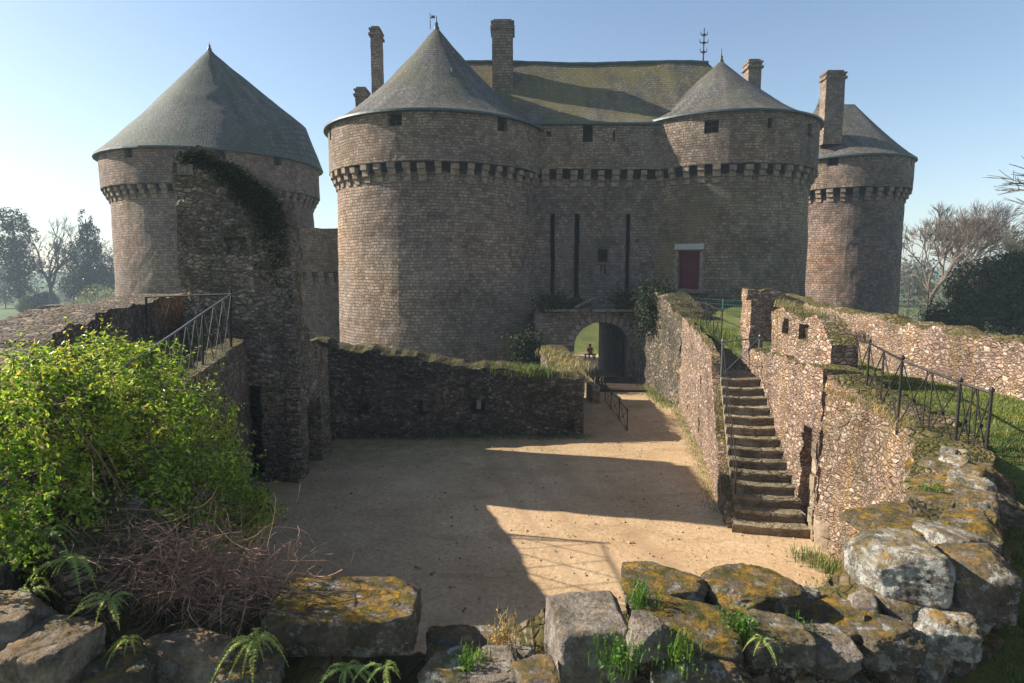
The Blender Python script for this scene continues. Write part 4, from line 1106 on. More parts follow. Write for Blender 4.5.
# ------------------------------------------------------------------ near wall with its big stones
NR = thing('ruined_wall', 'crumbling wall of big lichened and mossy stones closest to the viewer', 'ruined wall', (1.5, 5, 2.6))
def nearbody():
    pts = [(-3.3, 5.45), (-1.9, 5.0), (-.6, 4.98), (1.2, 5.1), (2.9, 5.5), (4.1, 6.2), (4.95, 7.1), (5.7, 8.2), (6.3, 9.0)][::-1]
    # outer face is the yard side
    inner = Path(pts, 8); 
    Pn = [(inner.at(inner.len*k/30)[0]) for k in range(31)]
    # top heights along s from the right post
    tops_ = [(0, 3.2), (1.2, 3.2), (2.2, 3.18), (3.5, 3.15), (4.5, 3.08), (5.3, 3.0), (6.3, 3.05), (7.2, 2.95), (7.9, 2.85), (8.4, 2.72), (9.1, 2.7), (9.4, 2.9), (10.3, 3.05), (14, 3.1)]
    tf = interp(tops_)
    tt = lambda u: tf(u)+.12*noise.noise(Vector((u*1.7, 2.2, 0)))+.08*noise.noise(Vector((u*5, 2.2, 0)))
    P2 = Path([(p.x, p.y) for p in Pn], 1)
    def f(u, v, d):
        p, nn = P2.at(u); q = p-nn*(-d)
        return Vector((q.x, q.y, v+(.08*math.sin(d*9+u*5) if v > tt(u)-.02 else 0)))
    # right-to-left path: its left side is towards the viewer -> depth runs to the viewer side
    me = shell(f, brk(0, P2.len, .09), brk(-.2, 3.9, .1), .8, top=tt, amp=.13, fr=2.6)
    o = link('core', me, MAT['nearwall'], NR)
    md = o.modifiers.new('s', 'SUBSURF'); md.levels = 1; md.render_levels = 1
    tx = bpy.data.textures.new('rough', 'CLOUDS'); tx.noise_scale = .12; tx.noise_depth = 4
    dm = o.modifiers.new('d', 'DISPLACE'); dm.texture = tx; dm.strength = .12; dm.texture_coords = 'LOCAL'
    return P2
NP = nearbody()
def rock_mesh(dim, seed, n=14, box=.55, amp=.12):
    bm = bmesh.new(); bmesh.ops.create_cube(bm, size=2)
    bmesh.ops.subdivide_edges(bm, edges=bm.edges[:], cuts=n, use_grid_fill=True)
    rs = Vector((seed*7.3, seed*3.1, seed*1.7)); rr = random.Random(seed)
    tk = .18 if box < .85 else .06; tap = [rr.uniform(-tk, tk) for _ in range(5)]
    # chipped corners: a few random cutting planes
    planes = []
    for _ in range(13):
        d = Vector((rr.uniform(-1, 1), rr.uniform(-1, 1), rr.uniform(-.3, 1))).normalized(); planes.append((d, rr.uniform(1.05, 1.4)+(.18 if box > .85 else 0)))
    for v in bm.verts:
        p = v.co.copy(); q = p.normalized(); ke = 5+box*9
        p = p/((abs(p.x)**ke+abs(p.y)**ke+abs(p.z)**ke)**(1/ke))
        for d, o_ in planes:
            e = p.dot(d)-o_
            if e > 0: p -= d*e*.97
        p.x *= 1+tap[0]*p.z+tap[1]*p.y; p.y *= 1+tap[2]*p.z+tap[3]*p.x; p.z *= 1+tap[4]*p.x
        nn = (noise.noise(p*1.3+rs)*.5+noise.noise(p*2.9+rs)*.5+abs(noise.noise(p*4.5+rs))*-.7+noise.noise(p*12+rs)*.35+noise.noise(p*26+rs)*.12)
        p += q*nn*amp
        v.co = Vector((p.x*dim[0]/2, p.y*dim[1]/2, p.z*dim[2]/2))
    me = bpy.data.meshes.new('stone'); bm.to_mesh(me); bm.free()
    me.polygons.foreach_set('use_smooth', [True]*len(me.polygons)); return me
def rock(parent, p, dim, seed, mat, rz=0, tilt=(0, 0), label=None, name='stone', box=.6, amp=.12, n=14):
    me = rock_mesh(dim, seed, n, box, amp)
    me.transform(Matrix.Translation(Vector(p)) @ Euler((tilt[0], tilt[1], rz)).to_matrix().to_4x4())
    o = link(name, me, MAT[mat], parent)
    if label: o['label'] = label
    return o
def prock(x0, x1, yt, yb, Y, depth, seed, mat, rz=0, tilt=(0, 0), label=None, **k):
    """a stone whose outline in the photo spans x0..x1 and yt..yb, its middle at distance Y"""
    a_ = W(x0, (yt+yb)/2, Y); c_ = W(x1, (yt+yb)/2, Y); zt_ = W((x0+x1)/2, yt, Y+depth*.3).z; zb_ = W((x0+x1)/2, yb, Y-depth*.4).z
    w_ = c_.x-a_.x; p = Vector(((a_.x+c_.x)/2, Y, (zt_+zb_)/2))
    return rock(NR, p, (w_, depth, max(.12, zt_-zb_)), seed, mat, rz, tilt, label, n=k.pop('n', 30), **k)
prock(550, 626, 597, 700, 4.5, .62, 1, 'rock_grey', .1, (0, 0), 'flat-topped square grey block', box=1.0, amp=.045)
prock(624, 700, 568, 625, 4.95, .6, 2, 'rock_orange', -.3, (.06, .1), 'ridge-shaped stone under orange moss', box=.8, amp=.1)
prock(640, 738, 606, 680, 4.45, .55, 21, 'rock_orange', -.2, (.1, .08), box=.9, amp=.07)
prock(628, 664, 612, 660, 4.2, .3, 31, 'rock_grey', .3, box=.8)
prock(697, 798, 568, 625, 5.05, .65, 3, 'rock_orange', .25, (0, .05), 'rounded boulder with green moss', box=.55, amp=.12)
prock(735, 800, 612, 665, 4.5, .5, 22, 'rock', .1, box=.85)
prock(800, 850, 628, 680, 4.5, .45, 23, 'rock_grey', -.1, box=.85)
prock(850, 912, 615, 668, 4.7, .45, 24, 'rock', .1, box=.85)
prock(905, 965, 600, 660, 4.9, .5, 25, 'rock_white', -.15, box=.85)
prock(655, 735, 640, 700, 4.2, .5, 4, 'rock', -.2, box=.8)
prock(856, 934, 530, 604, 5.3, .7, 5, 'rock_white', -.25, (-.05, .03), 'big stone crusted with white lichen', box=.85, amp=.07)
prock(858, 925, 512, 540, 6.2, .8, 51, 'rock_orange', .1, box=.7, amp=.08)
prock(800, 870, 600, 650, 4.9, .6, 52, 'rock_orange', .2, box=.7, amp=.09)
prock(935, 1000, 545, 620, 5.2, .6, 53, 'rock', -.1, box=.75, amp=.09)
prock(918, 978, 520, 575, 5.9, .7, 6, 'rock_white', .2, (0, .1), box=.8, amp=.08)
prock(868, 950, 505, 545, 6.9, .8, 7, 'rock_orange', .1, box=.6)
prock(936, 1000, 458, 505, 7.9, .9, 8, 'rock_orange', .1, (0, 0), 'brown moss-capped block at the foot of the end post', box=.8)
prock(945, 1005, 478, 525, 7.4, .9, 9, 'rock', -.2, box=.7)
prock(925, 985, 505, 550, 6.8, .8, 10, 'rock_orange', .4, box=.7)
prock(275, 418, 583, 655, 4.75, .7, 11, 'rock_orange', .05, (0, .03), 'long slab with orange lichen', box=.95, amp=.05)
prock(428, 500, 636, 668, 4.75, .55, 12, 'rock', .1, box=.6); prock(495, 545, 634, 675, 4.8, .5, 13, 'rock_grey', -.2, box=.6)
prock(425, 478, 658, 700, 4.3, .5, 14, 'rock_white', .4, box=.6); prock(474, 520, 655, 690, 4.35, .45, 15, 'rock_grey', .1, box=.7)
prock(-70, 34, 596, 720, 4.05, .7, 16, 'rock_tan', .15, (0, .02), 'sunlit flat slab at the left corner', box=1.0, amp=.04)
prock(20, 84, 622, 720, 3.95, .5, 116, 'rock_tan', -.2, (0, .08), box=.9, amp=.08)
prock(90, 150, 650, 720, 4.0, .4, 117, 'rock', .3, box=.9)
prock(150, 235, 628, 690, 4.35, .4, 118, 'rock_tan', -.1, box=.8)
prock(225, 282, 648, 700, 4.2, .4, 119, 'rock', .2, box=.9)
prock(520, 560, 668, 700, 4.0, .4, 17, 'rock', .3)
rs = random.Random(5)
cnt = 0
for k, (u_, d_, w_, dd, h_, mt) in enumerate(((.15, .3, .75, .6, .5, 'rock_orange'), (.2, .85, .6, .5, .5, 'rock_orange'), (.85, .75, .7, .55, .5, 'rock'), (.9, .2, .55, .5, .35, 'rock_orange'), (1.5, .8, .65, .5, .5, 'rock_white'), (1.5, .3, .6, .5, .3, 'rock_orange'), (2.15, .8, .6, .5, .45, 'rock'), (2.2, .25, .6, .5, .3, 'rock_orange'), (2.8, .8, .6, .5, .4, 'rock_orange'), (3.4, .85, .55, .5, .4, 'rock'), (4.0, .85, .6, .5, .4, 'rock_white'), (4.6, .8, .6, .5, .35, 'rock'))):
    p, nn = NP.at(u_); q = p+nn*(d_*.72); zz = float(np.interp(u_, [0, .8, 1.2, 2.2, 3.5, 4.5], [3.05, 3.05, 3.12, 3.12, 3.05, 2.95]))
    rock(NR, (q.x, q.y, zz), (w_, dd, h_), 60+k, mt, math.atan2(nn.y, nn.x)-PI/2, (0, 0), n=22, box=.8, amp=.09)
for row in range(5):
    u = .3
    while u < NP.len-.2:
        w_ = rs.uniform(.24, .5); p, nn = NP.at(u+w_/2); z_ = 2.45+row*.19+rs.uniform(-.04, .04)
        ztop_ = float(np.interp(u, [0, 1.2, 2.2, 3.5, 4.5, 5.3, 6.3, 7.2, 7.9, 8.4, 9.1, 9.4, 10.3, 14], [3.4, 3.35, 3.25, 3.2, 3.08, 3.0, 3.05, 2.95, 2.85, 2.72, 2.7, 2.9, 3.05, 3.1]))
        if z_ < ztop_-.05 and cnt < 52:
            q = p+nn*rs.uniform(.7, .82); cnt += 1
            rock(NR, (q.x, q.y, z_), (w_, .4, rs.uniform(.17, .26)), 100+cnt, rs.choice(['rock', 'rock', 'rock_orange', 'rock_white']), math.atan2(nn.y, nn.x)-PI/2+rs.uniform(-.1, .1), (rs.uniform(-.1, .1), rs.uniform(-.08, .08)), box=.6, n=9)
        u += w_+rs.uniform(-.02, .05)
# small chips on the wall top
for k in range(12):
    u = rs.uniform(.5, NP.len-3); p, nn = NP.at(u); q = p+nn*rs.uniform(.1, .8)
    ztop_ = float(np.interp(u, [0, 1.2, 2.2, 3.5, 4.5, 5.3, 6.3, 7.2, 7.9, 8.4, 9.1, 9.4, 10.3, 14], [3.4, 3.35, 3.25, 3.2, 3.08, 3.0, 3.05, 2.95, 2.85, 2.72, 2.7, 2.9, 3.05, 3.1]))
    s_ = rs.uniform(.14, .34); rock(NR, (q.x, q.y, ztop_+.03), (s_, s_*rs.uniform(.6, 1), s_*.6), 300+k, rs.choice(['rock', 'rock_orange', 'rock_white', 'rock_grey']), rs.uniform(0, 3), n=9)

# ------------------------------------------------------------------ plants
rng = np.random.default_rng(11)
def plant_clump(px, py, Y, n, size, spread, mat, name, label, cat='plant', group=None, h=.12):
    p = W(px, py, Y); P = np.array([p.x, p.y, p.z+h*.4])+rng.normal(size=(n, 3))*np.array([spread, spread*.8, h])*.6
    N = rng.normal(size=(n, 3)); N[:, 2] = np.abs(N[:, 2])+.6
    me = leaf_mesh(P, N, np.full(n, size), .45, rng=rng)
    st_ = blades_mesh(P-np.array([0, 0, h*.5]), h, .4, .003, rng)
    t = thing(name, label, cat, tuple(p), group=group)
    link('leaves', me, MAT[mat], t); link('stems', st_, MAT[mat], t); return t
# the big bush
def bush():
    t = thing('bush', 'large sunlit yellow-green leafy bush covering the left end of the near wall', 'bush', tuple(W(120, 560, 5.2)))
    lobes = [(55, 440, 6.9, 92), (120, 428, 7.2, 76), (172, 462, 7.4, 70), (105, 500, 6.6, 85), (25, 510, 5.7, 78), (205, 515, 7.2, 60), (92, 385, 7.8, 50), (150, 380, 8.0, 38), (18, 420, 5.6, 66), (-40, 450, 5.6, 90), (10, 555, 5.4, 58), (197, 422, 7.8, 38), (246, 508, 7.3, 26), (60, 370, 6.6, 30), (150, 545, 6.6, 55), (232, 470, 7.6, 18), (118, 358, 8.2, 20), (262, 520, 7.3, 13), (30, 372, 5.8, 24), (60, 520, 5.6, 40), (100, 560, 5.6, 34), (-5, 420, 4.8, 46), (0, 490, 4.7, 52), (-5, 550, 4.5, 45), (12, 385, 5.0, 22)]
    Ps = []; Ns = []; cores = []
    for (px, py, Y, r) in lobes:
        c = np.array(W(px, py, Y)); R = r*Y/F; n = int(8200*(R/.85)**2)
        d = rng.normal(size=(n, 3)); d /= np.linalg.norm(d, axis=1)[:, None]
        k = rng.uniform(.72, 1.05, n)**.8
        bumpy = np.array([1+.38*noise.noise(Vector(x)*2.6+Vector(c)) + .3*noise.noise(Vector(x)*6+Vector(c)) for x in d])
        P = c+d*(R*k*bumpy)[:, None]*np.array([1, .8, .92]); Ps.append(P); Ns.append(d+rng.normal(size=(n, 3))*.55+np.array([0, 0, .6]))
    P = np.concatenate(Ps); N = np.concatenate(Ns)
    # keep gaps: drop leaves where a low-frequency field is negative
    f = np.array([noise.noise(Vector(p)*3.4)+.5*noise.noise(Vector(p)*8) for p in P]); keep = f > -.12
    P = P[keep]; N = N[keep]
    link('leaves', leaf_mesh(P, N, np.full(len(P), .047), .5, .35, .65, rng), MAT['bush'], t)
    # loose sprigs beyond the outline
    SP = []; SN = []; sb_ = MB(); rr = random.Random(3)
    for k in range(260):
        lb = lobes[rr.randrange(len(lobes))]; a_ = rr.uniform(-.3, PI+.5); R = lb[3]*lb[2]/F
        c = W(lb[0], lb[1], lb[2]); d = Vector((math.cos(a_), rr.uniform(-.8, .2), math.sin(a_)*.9)).normalized()
        p = c+d*R*.8; pts = [p]; L = rr.uniform(.2, .5)
        for i in range(4): d = (d+Vector((rr.gauss(0, .2), rr.gauss(0, .2), rr.gauss(.02, .2)))).normalized(); pts.append(pts[-1]+d*L/4)
        sb_.tube(pts, .004, 3, .0015)
        for i in range(16):
            q = pts[min(3, i//4)].lerp(pts[min(4, i//4+1)], (i % 4)/4); SP.append((q.x+rr.gauss(0, .022), q.y+rr.gauss(0, .022), q.z+rr.gauss(0, .022))); SN.append((rr.gauss(0, 1), rr.gauss(0, 1), abs(rr.gauss(.6, 1))))
    link('sprigs', leaf_mesh(np.array(SP), np.array(SN), np.full(len(SP), .045), .5, .35, .4, rng), MAT['bush'], t)
    b = sb_; rr = random.Random(2)
    base = W(130, 580, 6.4)
    for k in range(90):
        lb = lobes[k % len(lobes)]; e = W(lb[0]+rr.uniform(-.9, .9)*lb[3], lb[1]+rr.uniform(-.9, .9)*lb[3], lb[2]+rr.uniform(-.3, .3))
        s_ = base+Vector((rr.uniform(-1.2, .5), rr.uniform(-.2, .8), rr.uniform(-.2, .3))); mid = s_.lerp(e, .5)+Vector((rr.uniform(-.2, .2), rr.uniform(-.2, .2), rr.uniform(0, .25)))
        pts = [s_, s_.lerp(mid, .5)+Vector((0, 0, .05)), mid, mid.lerp(e, .55)+Vector((rr.uniform(-.08, .08), 0, .06)), e]; b.tube(pts, .014, 4, .003)
    b.build('stems', MAT['twig'], t)
bush()
def bramble():
    rr = random.Random(8); b = MB()
    for k in range(1300):
        px = rr.gauss(195, 50); py = 574+rr.gauss(0, 24)+(.12*(px-195)); Y = rr.uniform(4.45, 5.6)
        p = W(px, py, Y); L = rr.uniform(.2, .7); a_ = rr.uniform(0, 2*PI)
        d = Vector((math.cos(a_), math.sin(a_)*.6, rr.uniform(-.6, .5))); pts = [p]; n_ = 6
        bend = Vector((rr.gauss(0, .25), rr.gauss(0, .2), rr.gauss(-.12, .25)))
        for i in range(n_):
            d = (d+bend+Vector((rr.gauss(0, .15), rr.gauss(0, .15), rr.gauss(0, .15)))).normalized(); pts.append(pts[-1]+d*L/n_)
        b.tube(pts, rr.choice([.0022, .003, .004, .0065]), 4, .0012)
    for k in range(16):   # long arching shoots to the right
        p = W(rr.uniform(230, 290), rr.uniform(555, 590), 4.9); e = W(rr.uniform(270, 345), rr.uniform(535, 610), 5.0); m_ = p.lerp(e, .5)+Vector((0, 0, rr.uniform(.05, .2)))
        b.tube([p, p.lerp(m_, .5)+Vector((0, 0, .03)), m_, m_.lerp(e, .5)+Vector((0, 0, .02)), e], .004, 4, .0015)
    o = b.build('bramble_heap', MAT['twig']); tagit(o, 'tangled heap of dry brown bramble stems at the foot of the bush', 'brambles')
bramble()
def fern(px, py, Y, size, nfr, label, seed, down=.35, flat=0):
    rr = random.Random(seed); base = W(px, py, Y)
    t = thing('fern', label, 'fern', tuple(base))
    for k in range(nfr):
        V = []; Fc = []
        a_ = 2*PI*k/nfr+rr.uniform(-.3, .3); L = size*rr.uniform(.3, .95); lift = rr.uniform(.3, 1.2)
        if math.sin(a_) > .5: lift += .2
        h = Vector((math.cos(a_), math.sin(a_)*.8-.25, 0)); n_ = 22
        sidev = Vector((-h.y, h.x, 0)).normalized()
        P = [base+h*(L*i/n_)+Vector((0, 0, L*(lift*(i/n_)-(lift+down)*(i/n_)**2))) for i in range(n_+1)]
        for p in P: V += [tuple(p-sidev*.002), tuple(p+sidev*.002)]
        for i in range(n_):
            s_ = i/n_; Fc.append((2*i, 2*i+1, 2*i+3, 2*i+2))
            if i < 2: continue
            w_ = L*.15*math.sin(PI*min(1, s_*.92+.1))**.8*(1-s_*.35)
            for sg in (0, 1):
                e = -1 if sg == 0 else 1; p = P[i].lerp(P[i+1], .4)
                tip = p+sidev*e*w_+h*w_*.4+Vector((0, 0, -w_*.3+rr.uniform(-.012, .012))); m_ = p.lerp(tip, .5)+Vector((0, 0, .004))
                i0 = len(V); V += [tuple(m_-h*(L/n_*.42)), tuple(tip), tuple(m_+h*(L/n_*.42))]
                Fc.append((2*i+sg, i0, i0+1, i0+2, 2*i+2+sg))
        link('frond', mesh_from('frond', V, Fc), MAT['fern'], t)
    return t
fern(70, 560, 4.6, .42, 14, 'big pale green fern at the left foot of the bush', 3)
fern(110, 600, 4.3, .34, 13, 'fern arching between the left slab and the bramble heap', 4)
fern(45, 535, 4.8, .36, 13, 'fern between the bush and the top of the left slab', 21)
fern(130, 640, 4.1, .22, 11, 'fern at the bottom edge below the bramble heap', 22, .6)
fern(30, 590, 4.4, .35, 8, 'small fern beside the sunlit slab in the left corner', 9)
fern(255, 640, 4.2, .34, 14, 'bright fern hanging below the bramble heap', 5, .7)
fern(345, 668, 4.1, .3, 13, 'fern growing below the long slab with orange lichen', 6, .5)
fern(385, 668, 4.0, .3, 9, 'small fern at the bottom edge right of the larger one under the slab', 7, .5)
fern(762, 640, 4.15, .2, 8, 'little fern below the rounded mossy boulder', 12, .5)
plant_clump(640, 604, 4.6, 220, .03, .09, 'weed', 'small_plant', 'dark green tuft in the gap of the orange-mossed stone')
plant_clump(470, 672, 4.35, 260, .04, .12, 'weed', 'small_plant', 'leafy weeds among the low stones at the bottom centre')
plant_clump(505, 640, 4.7, 200, .03, .1, 'hay', 'small_plant', 'dry grassy tuft left of the square grey block')
plant_clump(830, 600, 6.0, 300, .035, .16, 'weed', 'small_plant', 'pale green weed on the wall left of the white-lichened stone')
plant_clump(740, 632, 4.4, 240, .04, .13, 'weed', 'small_plant', 'bright leafy plant beneath the mossy boulder')
plant_clump(800, 640, 4.6, 200, .035, .15, 'weed', 'small_plant', 'weeds along the low part of the near wall on the right')
plant_clump(620, 660, 4.0, 200, .035, .14, 'weed', 'small_plant', 'weeds in front of the square grey block')
plant_clump(930, 500, 7.3, 250, .04, .14, 'weed', 'small_plant', 'yellow-green cushion under the end of the right railing')
plant_clump(680, 655, 4.0, 160, .03, .12, 'weed', 'small_plant', 'small weeds on the dark face under the orange-mossed stone')
plant_clump(880, 560, 5.5, 120, .03, .12, 'weed', 'small_plant', 'small weed on top of the white-lichened stone')
# grass tufts on walls and verge
def tuft(pts, n, h, mat, name, label, cat='grass', kind='stuff', spread=.12, lean=.5, w=.005):
    P = np.array([pts[i] for i in rng.integers(0, len(pts), n)])+rng.normal(size=(n, 3))*np.array([spread, spread, .01])
    o = link(name, blades_mesh(P, h, lean, w, rng), MAT[mat]); tagit(o, label, cat, None, kind); return o
def line(px0, py0, px1, py1, Y0, Y1, n=20): 
    return [tuple(W(px0, py0, Y0).lerp(W(px1, py1, Y1), i/n)) for i in range(n+1)]
tuft(line(488, 371, 545, 375, 21.9, 21.9), 2600, .35, 'grass', 'wall_grass', 'green grass growing on top of the dark back wall', spread=.25, w=.012)
tuft(line(545, 374, 582, 382, 22.1, 22.1)+line(548, 352, 575, 374, 26.6, 22.6)+line(562, 356, 580, 370, 26.6, 23.6), 3600, .25, 'hay', 'dry_grass', 'mound of dry yellow grass at the right end of the back wall', spread=.25, w=.012)
tuft([(float(np.interp(y, [13.7, 15.8, 18.2, 21.5, 25.5], [5.1, 5.5, 6.05, 6.65, 7.2]))-.12, float(y), 0) for y in np.linspace(14.3, 25.5, 60)], 2200, .09, 'grass', 'verge_grass', 'thin strip of grass along the foot of the sunlit terrace wall', spread=.14, w=.006)
tuft([(float(x), 21.15, 0) for x in np.linspace(-6, 2.6, 50)], 4500, .12, 'grass', 'verge_grass', 'sparse grass along the foot of the dark back wall', spread=.2, w=.006)
tuft(line(690, 322, 742, 345, 26, 20.5), 1500, .3, 'grass', 'terrace_grass', 'tufts of grass along the top of the terrace wall beyond the stair', spread=.2, w=.008)
tuft(line(775, 305, 835, 322, 22, 19), 900, .3, 'hay', 'dry_grass', 'dry tufts on the far part of the right parapet wall', spread=.12, w=.008)
tuft([(float(x), 12.0-.2*i, 0.0) for i, x in enumerate(np.linspace(6.2, 6.6, 6))], 500, .25, 'grass', 'verge_grass', 'weeds at the foot of the wall right of the stone drum', spread=.18, w=.008)
tuft([(float(x), 33-.4, 0) for x in np.linspace(6.4, 7, 5)]+[(6.9, y, 0) for y in np.linspace(26, 31, 12)], 1500, .2, 'grass', 'verge_grass', 'dim grass by the shaded wall beside the bridge', spread=.25, w=.01)
# straw hanging from the near right wall
S_ = Path([(6.2, 9.1), (6.6, 10.4), (6.75, 11.6), (6.74, 12.7)], 6); V = []
P = []; 
for k in range(900):
    p, nn = S_.at(random.uniform(.3, S_.len)); P.append((p.x-.08+random.uniform(-.02, .25), p.y, 3.45+random.uniform(-.05, .08)))
tuft(P, 1500, .13, 'hay', 'dry_grass', 'straw-coloured dry grass along the top of the stained right wall', spread=.05, lean=1.6, w=.004)
# lawn on the right terrace: real blades
def lawn():
    TVa = np.array(TV); n = 70000; o_ = []
    A = Path(INNER, 6); B_ = Path(OUTER, 6); P = []
    while len(P) < n:
        y = random.uniform(4.0, 24); 
        xi = float(np.interp(y, [4, 5.9, 7, 8.7, 10.5, 12.9, 18, 25], [3.9, 4.8, 5.8, 6.9, 7.3, 7.5, 7.6, 7.8])); xo = float(np.interp(y, [2, 5, 8.5, 10.5, 13, 18, 24], [6.5, 8.5, 9.6, 10.0, 10.5, 11.1, 11.9]))
        if random.random() > min(1, (9/y)**1.2): continue
        x = random.uniform(xi+.1, xo-.1)
        g = noise.noise(Vector((x*.8, y*.8, 2)))
        if y > 15 and abs(x-(xi+xo)/2) < .8 and random.random() < .8: continue
        if g < -.25 and random.random() < .7: continue
        P.append((x, y, terr_z(x, y)-.02))
    P = np.array(P); o = link('lawn_grass', blades_mesh(P, .09, .5, .006, rng), MAT['grass']); tagit(o, 'green lawn grass on the terrace right of the iron railing', 'grass', None, 'stuff')
    P = []
    while len(P) < 9000:
        y = random.uniform(9, 17); x = random.uniform(float(np.interp(y, [8.8, 10.9, 14.9, 17], [-5.6, -6.1, -7.2, -8]))-3.0, float(np.interp(y, [8.8, 10.9, 14.9, 17], [-6.2, -6.6, -7.8, -8.5]))); P.append((x, y, terr_z(x, y)-.02))
    o = link('lawn_grass', blades_mesh(np.array(P), .12, .5, .008, rng), MAT['grass']); tagit(o, 'patch of grass on the left terrace behind the slanting railing', 'grass', None, 'stuff')
    P = []
    while len(P) < 9000:
        y = random.uniform(3.2, 6.5); x = random.uniform(2, 6.5)
        if y > .55*x+2.4: continue
        P.append((x, y, terr_z(x, y)+random.uniform(0, .05)))
    P = np.array(P); N = rng.normal(size=(len(P), 3)); N[:, 2] = np.abs(N[:, 2])+1
    o = link('ground_ivy', leaf_mesh(P, N, np.full(len(P), .045), .7, rng=rng), MAT['ivy']); tagit(o, 'low dark ground cover on the earth below the near wall, bottom right', 'ground cover', None, 'stuff')
lawn()
# dark ivy above the gate arch and on the shaded wall
def blob(px, py, Y, rx, ry, n, seed):
    r_ = np.random.default_rng(seed); c = np.array(W(px, py, Y)); return c+r_.normal(size=(n, 3))*np.array([rx, .2, ry])
for (px, py, rx, ry, n, lb) in ((552, 303, .4, .26, 1500, 'dark ivy clump over the left side of the gate arch below the slots'), (628, 302, .4, .3, 1700, 'dark ivy clump over the right side of the gate arch'), (575, 303, .25, .12, 700, 'small ivy sprig between the two left drawbridge slots')):
    pts = blob(px, py, 33.1, rx, ry, n, 3)
    N = rng.normal(size=(n, 3)); N[:, 2] += .6
    o = link('ivy', leaf_mesh(pts, N, np.full(n, .16), .7, rng=rng), MAT['ivy']); tagit(o, lb, 'ivy')
pts = [tuple(W(x_, random.uniform(288, 330), 30)) for x_ in np.linspace(640, 668, 40) for _ in range(3)]
leaves_on(pts, (.15, .5, .25), 4200, .15, MAT['ivy'], 'ivy', 'dark ivy hanging on the shaded wall right of the arch', 'ivy', rng)
for (p0, p1, p2, lb) in (((575, 308), (590, 300), (603, 296), 'bare crooked branch left over the arch, pale bark'), ((630, 300), (645, 294), (660, 301), 'bare crooked branch right over the arch, pale bark')):
    b = MB(); b.tube([W(*p0, 32.6), W(*p1, 32.5), W(*p2, 32.4)], .09, 7, .05); o = b.build('dead_branch', MAT['barkpale'], None, True); tagit(o, lb, 'branch')
# bushes at the foot of the main tower
pts = blob(528, 352, 30.0, .45, .5, 2500, 8); N = rng.normal(size=(2500, 3))
o = link('shrub', leaf_mesh(pts, N, np.full(2500, .15), .6, rng=rng), MAT['ivy']); tagit(o, 'dark shrub at the foot of the large round tower behind the back wall', 'shrub')

# ------------------------------------------------------------------ trees
def bare_tree(name, label, base, h, seed, spread=.5, mat='barkpale', levels=6, r0=None, group='bare trees behind the castle', nests=0, split=3, lean=0):
    rr = random.Random(seed); r0 = (r0 or h*.018)*1.35; tr = MB(); cr = MB(); ends = []
    def grow(p, d, L, r, lv):
        n_ = 3 if lv > 2 else 2; pts = [p]
        for i in range(n_):
            d = (d+Vector((rr.gauss(0, .13), rr.gauss(0, .13), rr.gauss(.02, .1)))).normalized(); pts.append(pts[-1]+d*L/n_)
        (tr if lv == levels else cr).tube(pts, r, 6 if lv > 3 else 3, r*.62)
        if lv == 0: ends.append(pts[-1]); return
        k = split if lv > 1 else 4
        for i in range(k):
            ax = Vector((rr.gauss(0, 1), rr.gauss(0, 1), rr.gauss(0, .3))).normalized()
            nd = (d+ax*spread*rr.uniform(.7, 1.5)).normalized(); nd.z = max(nd.z, -.15) if lv < 2 else max(nd.z, .15)
            st = pts[-1] if i < 2 else pts[-2].lerp(pts[-1], rr.uniform(0, .8))
            grow(st, nd, L*rr.uniform(.66, .86), max(.018, r*rr.uniform(.52, .68)), lv-1)
    d0 = Vector((lean, 0, 1)).normalized()
    grow(Vector(base), d0, h*.27, r0, levels)
    t = thing(name, label, 'tree', tuple(base), group=group)
    tr.build('trunk', MAT[mat], t); cr.build('crown', MAT[mat], t)
    for k in range(nests):
        p = rr.choice(ends); 
        b = MB(); b.lathe(p, [(.05, -.25), (.3, -.15), (.38, 0), (.3, .15), (.1, .18)], 8); b.build('nest', MAT['wood'], t)
    return t
def leafy_tree(name, label, base, h, lobes, n, size, mat, seed, trunk_r=.25, group=None, cat='tree', gap=-.2, fr=.5, aspect=.35):
    r_ = np.random.default_rng(seed); t = thing(name, label, cat, tuple(base), group=group)
    b = MB(); bp = Vector(base); b.tube([bp-Vector((0, 0, .3)), bp+Vector((.05*h*.1, 0, h*.45)), bp+Vector((0, 0, h*.9))], trunk_r, 7, trunk_r*.25)
    rr = random.Random(seed)
    for (dx, dy, dz, rx, rz_) in lobes:
        c = bp+Vector((dx, dy, dz)); b.tube([bp+Vector((0, 0, max(.5, dz*.75))), bp.lerp(c, .5)+Vector((0, 0, dz*.3)), c], trunk_r*.35, 5, .03)
    b.build('trunk', MAT['bark'], t)
    Ps = []; Ns = []; tot = sum(l[3]*l[4] for l in lobes)
    for (dx, dy, dz, rx, rz_) in lobes:
        m_ = int(n*rx*rz_/tot); d = r_.normal(size=(m_, 3)); d /= np.linalg.norm(d, axis=1)[:, None]; k = r_.uniform(.35, 1.05, m_)[:, None]**.6
        Ps.append(np.array(base)+np.array([dx, dy, dz])+d*k*np.array([rx, rx, rz_])); Ns.append(d+r_.normal(size=(m_, 3))*.7)
    P = np.concatenate(Ps); N = np.concatenate(Ns)
    f = np.array([noise.noise(Vector(p)*fr+Vector((seed, 0, 0)))+.6*noise.noise(Vector(p)*fr*2.6) for p in P]); keep = f > gap
    link('crown', leaf_mesh(P[keep], N[keep], np.full(int(keep.sum()), size), aspect, rng=r_), MAT[mat], t); return t
def at(px, Y, z): q = W(px, 300, Y); return (q.x, Y, z)
def H(px, py, Y, z): return W(px, py, Y).z-z
TB = -4.6
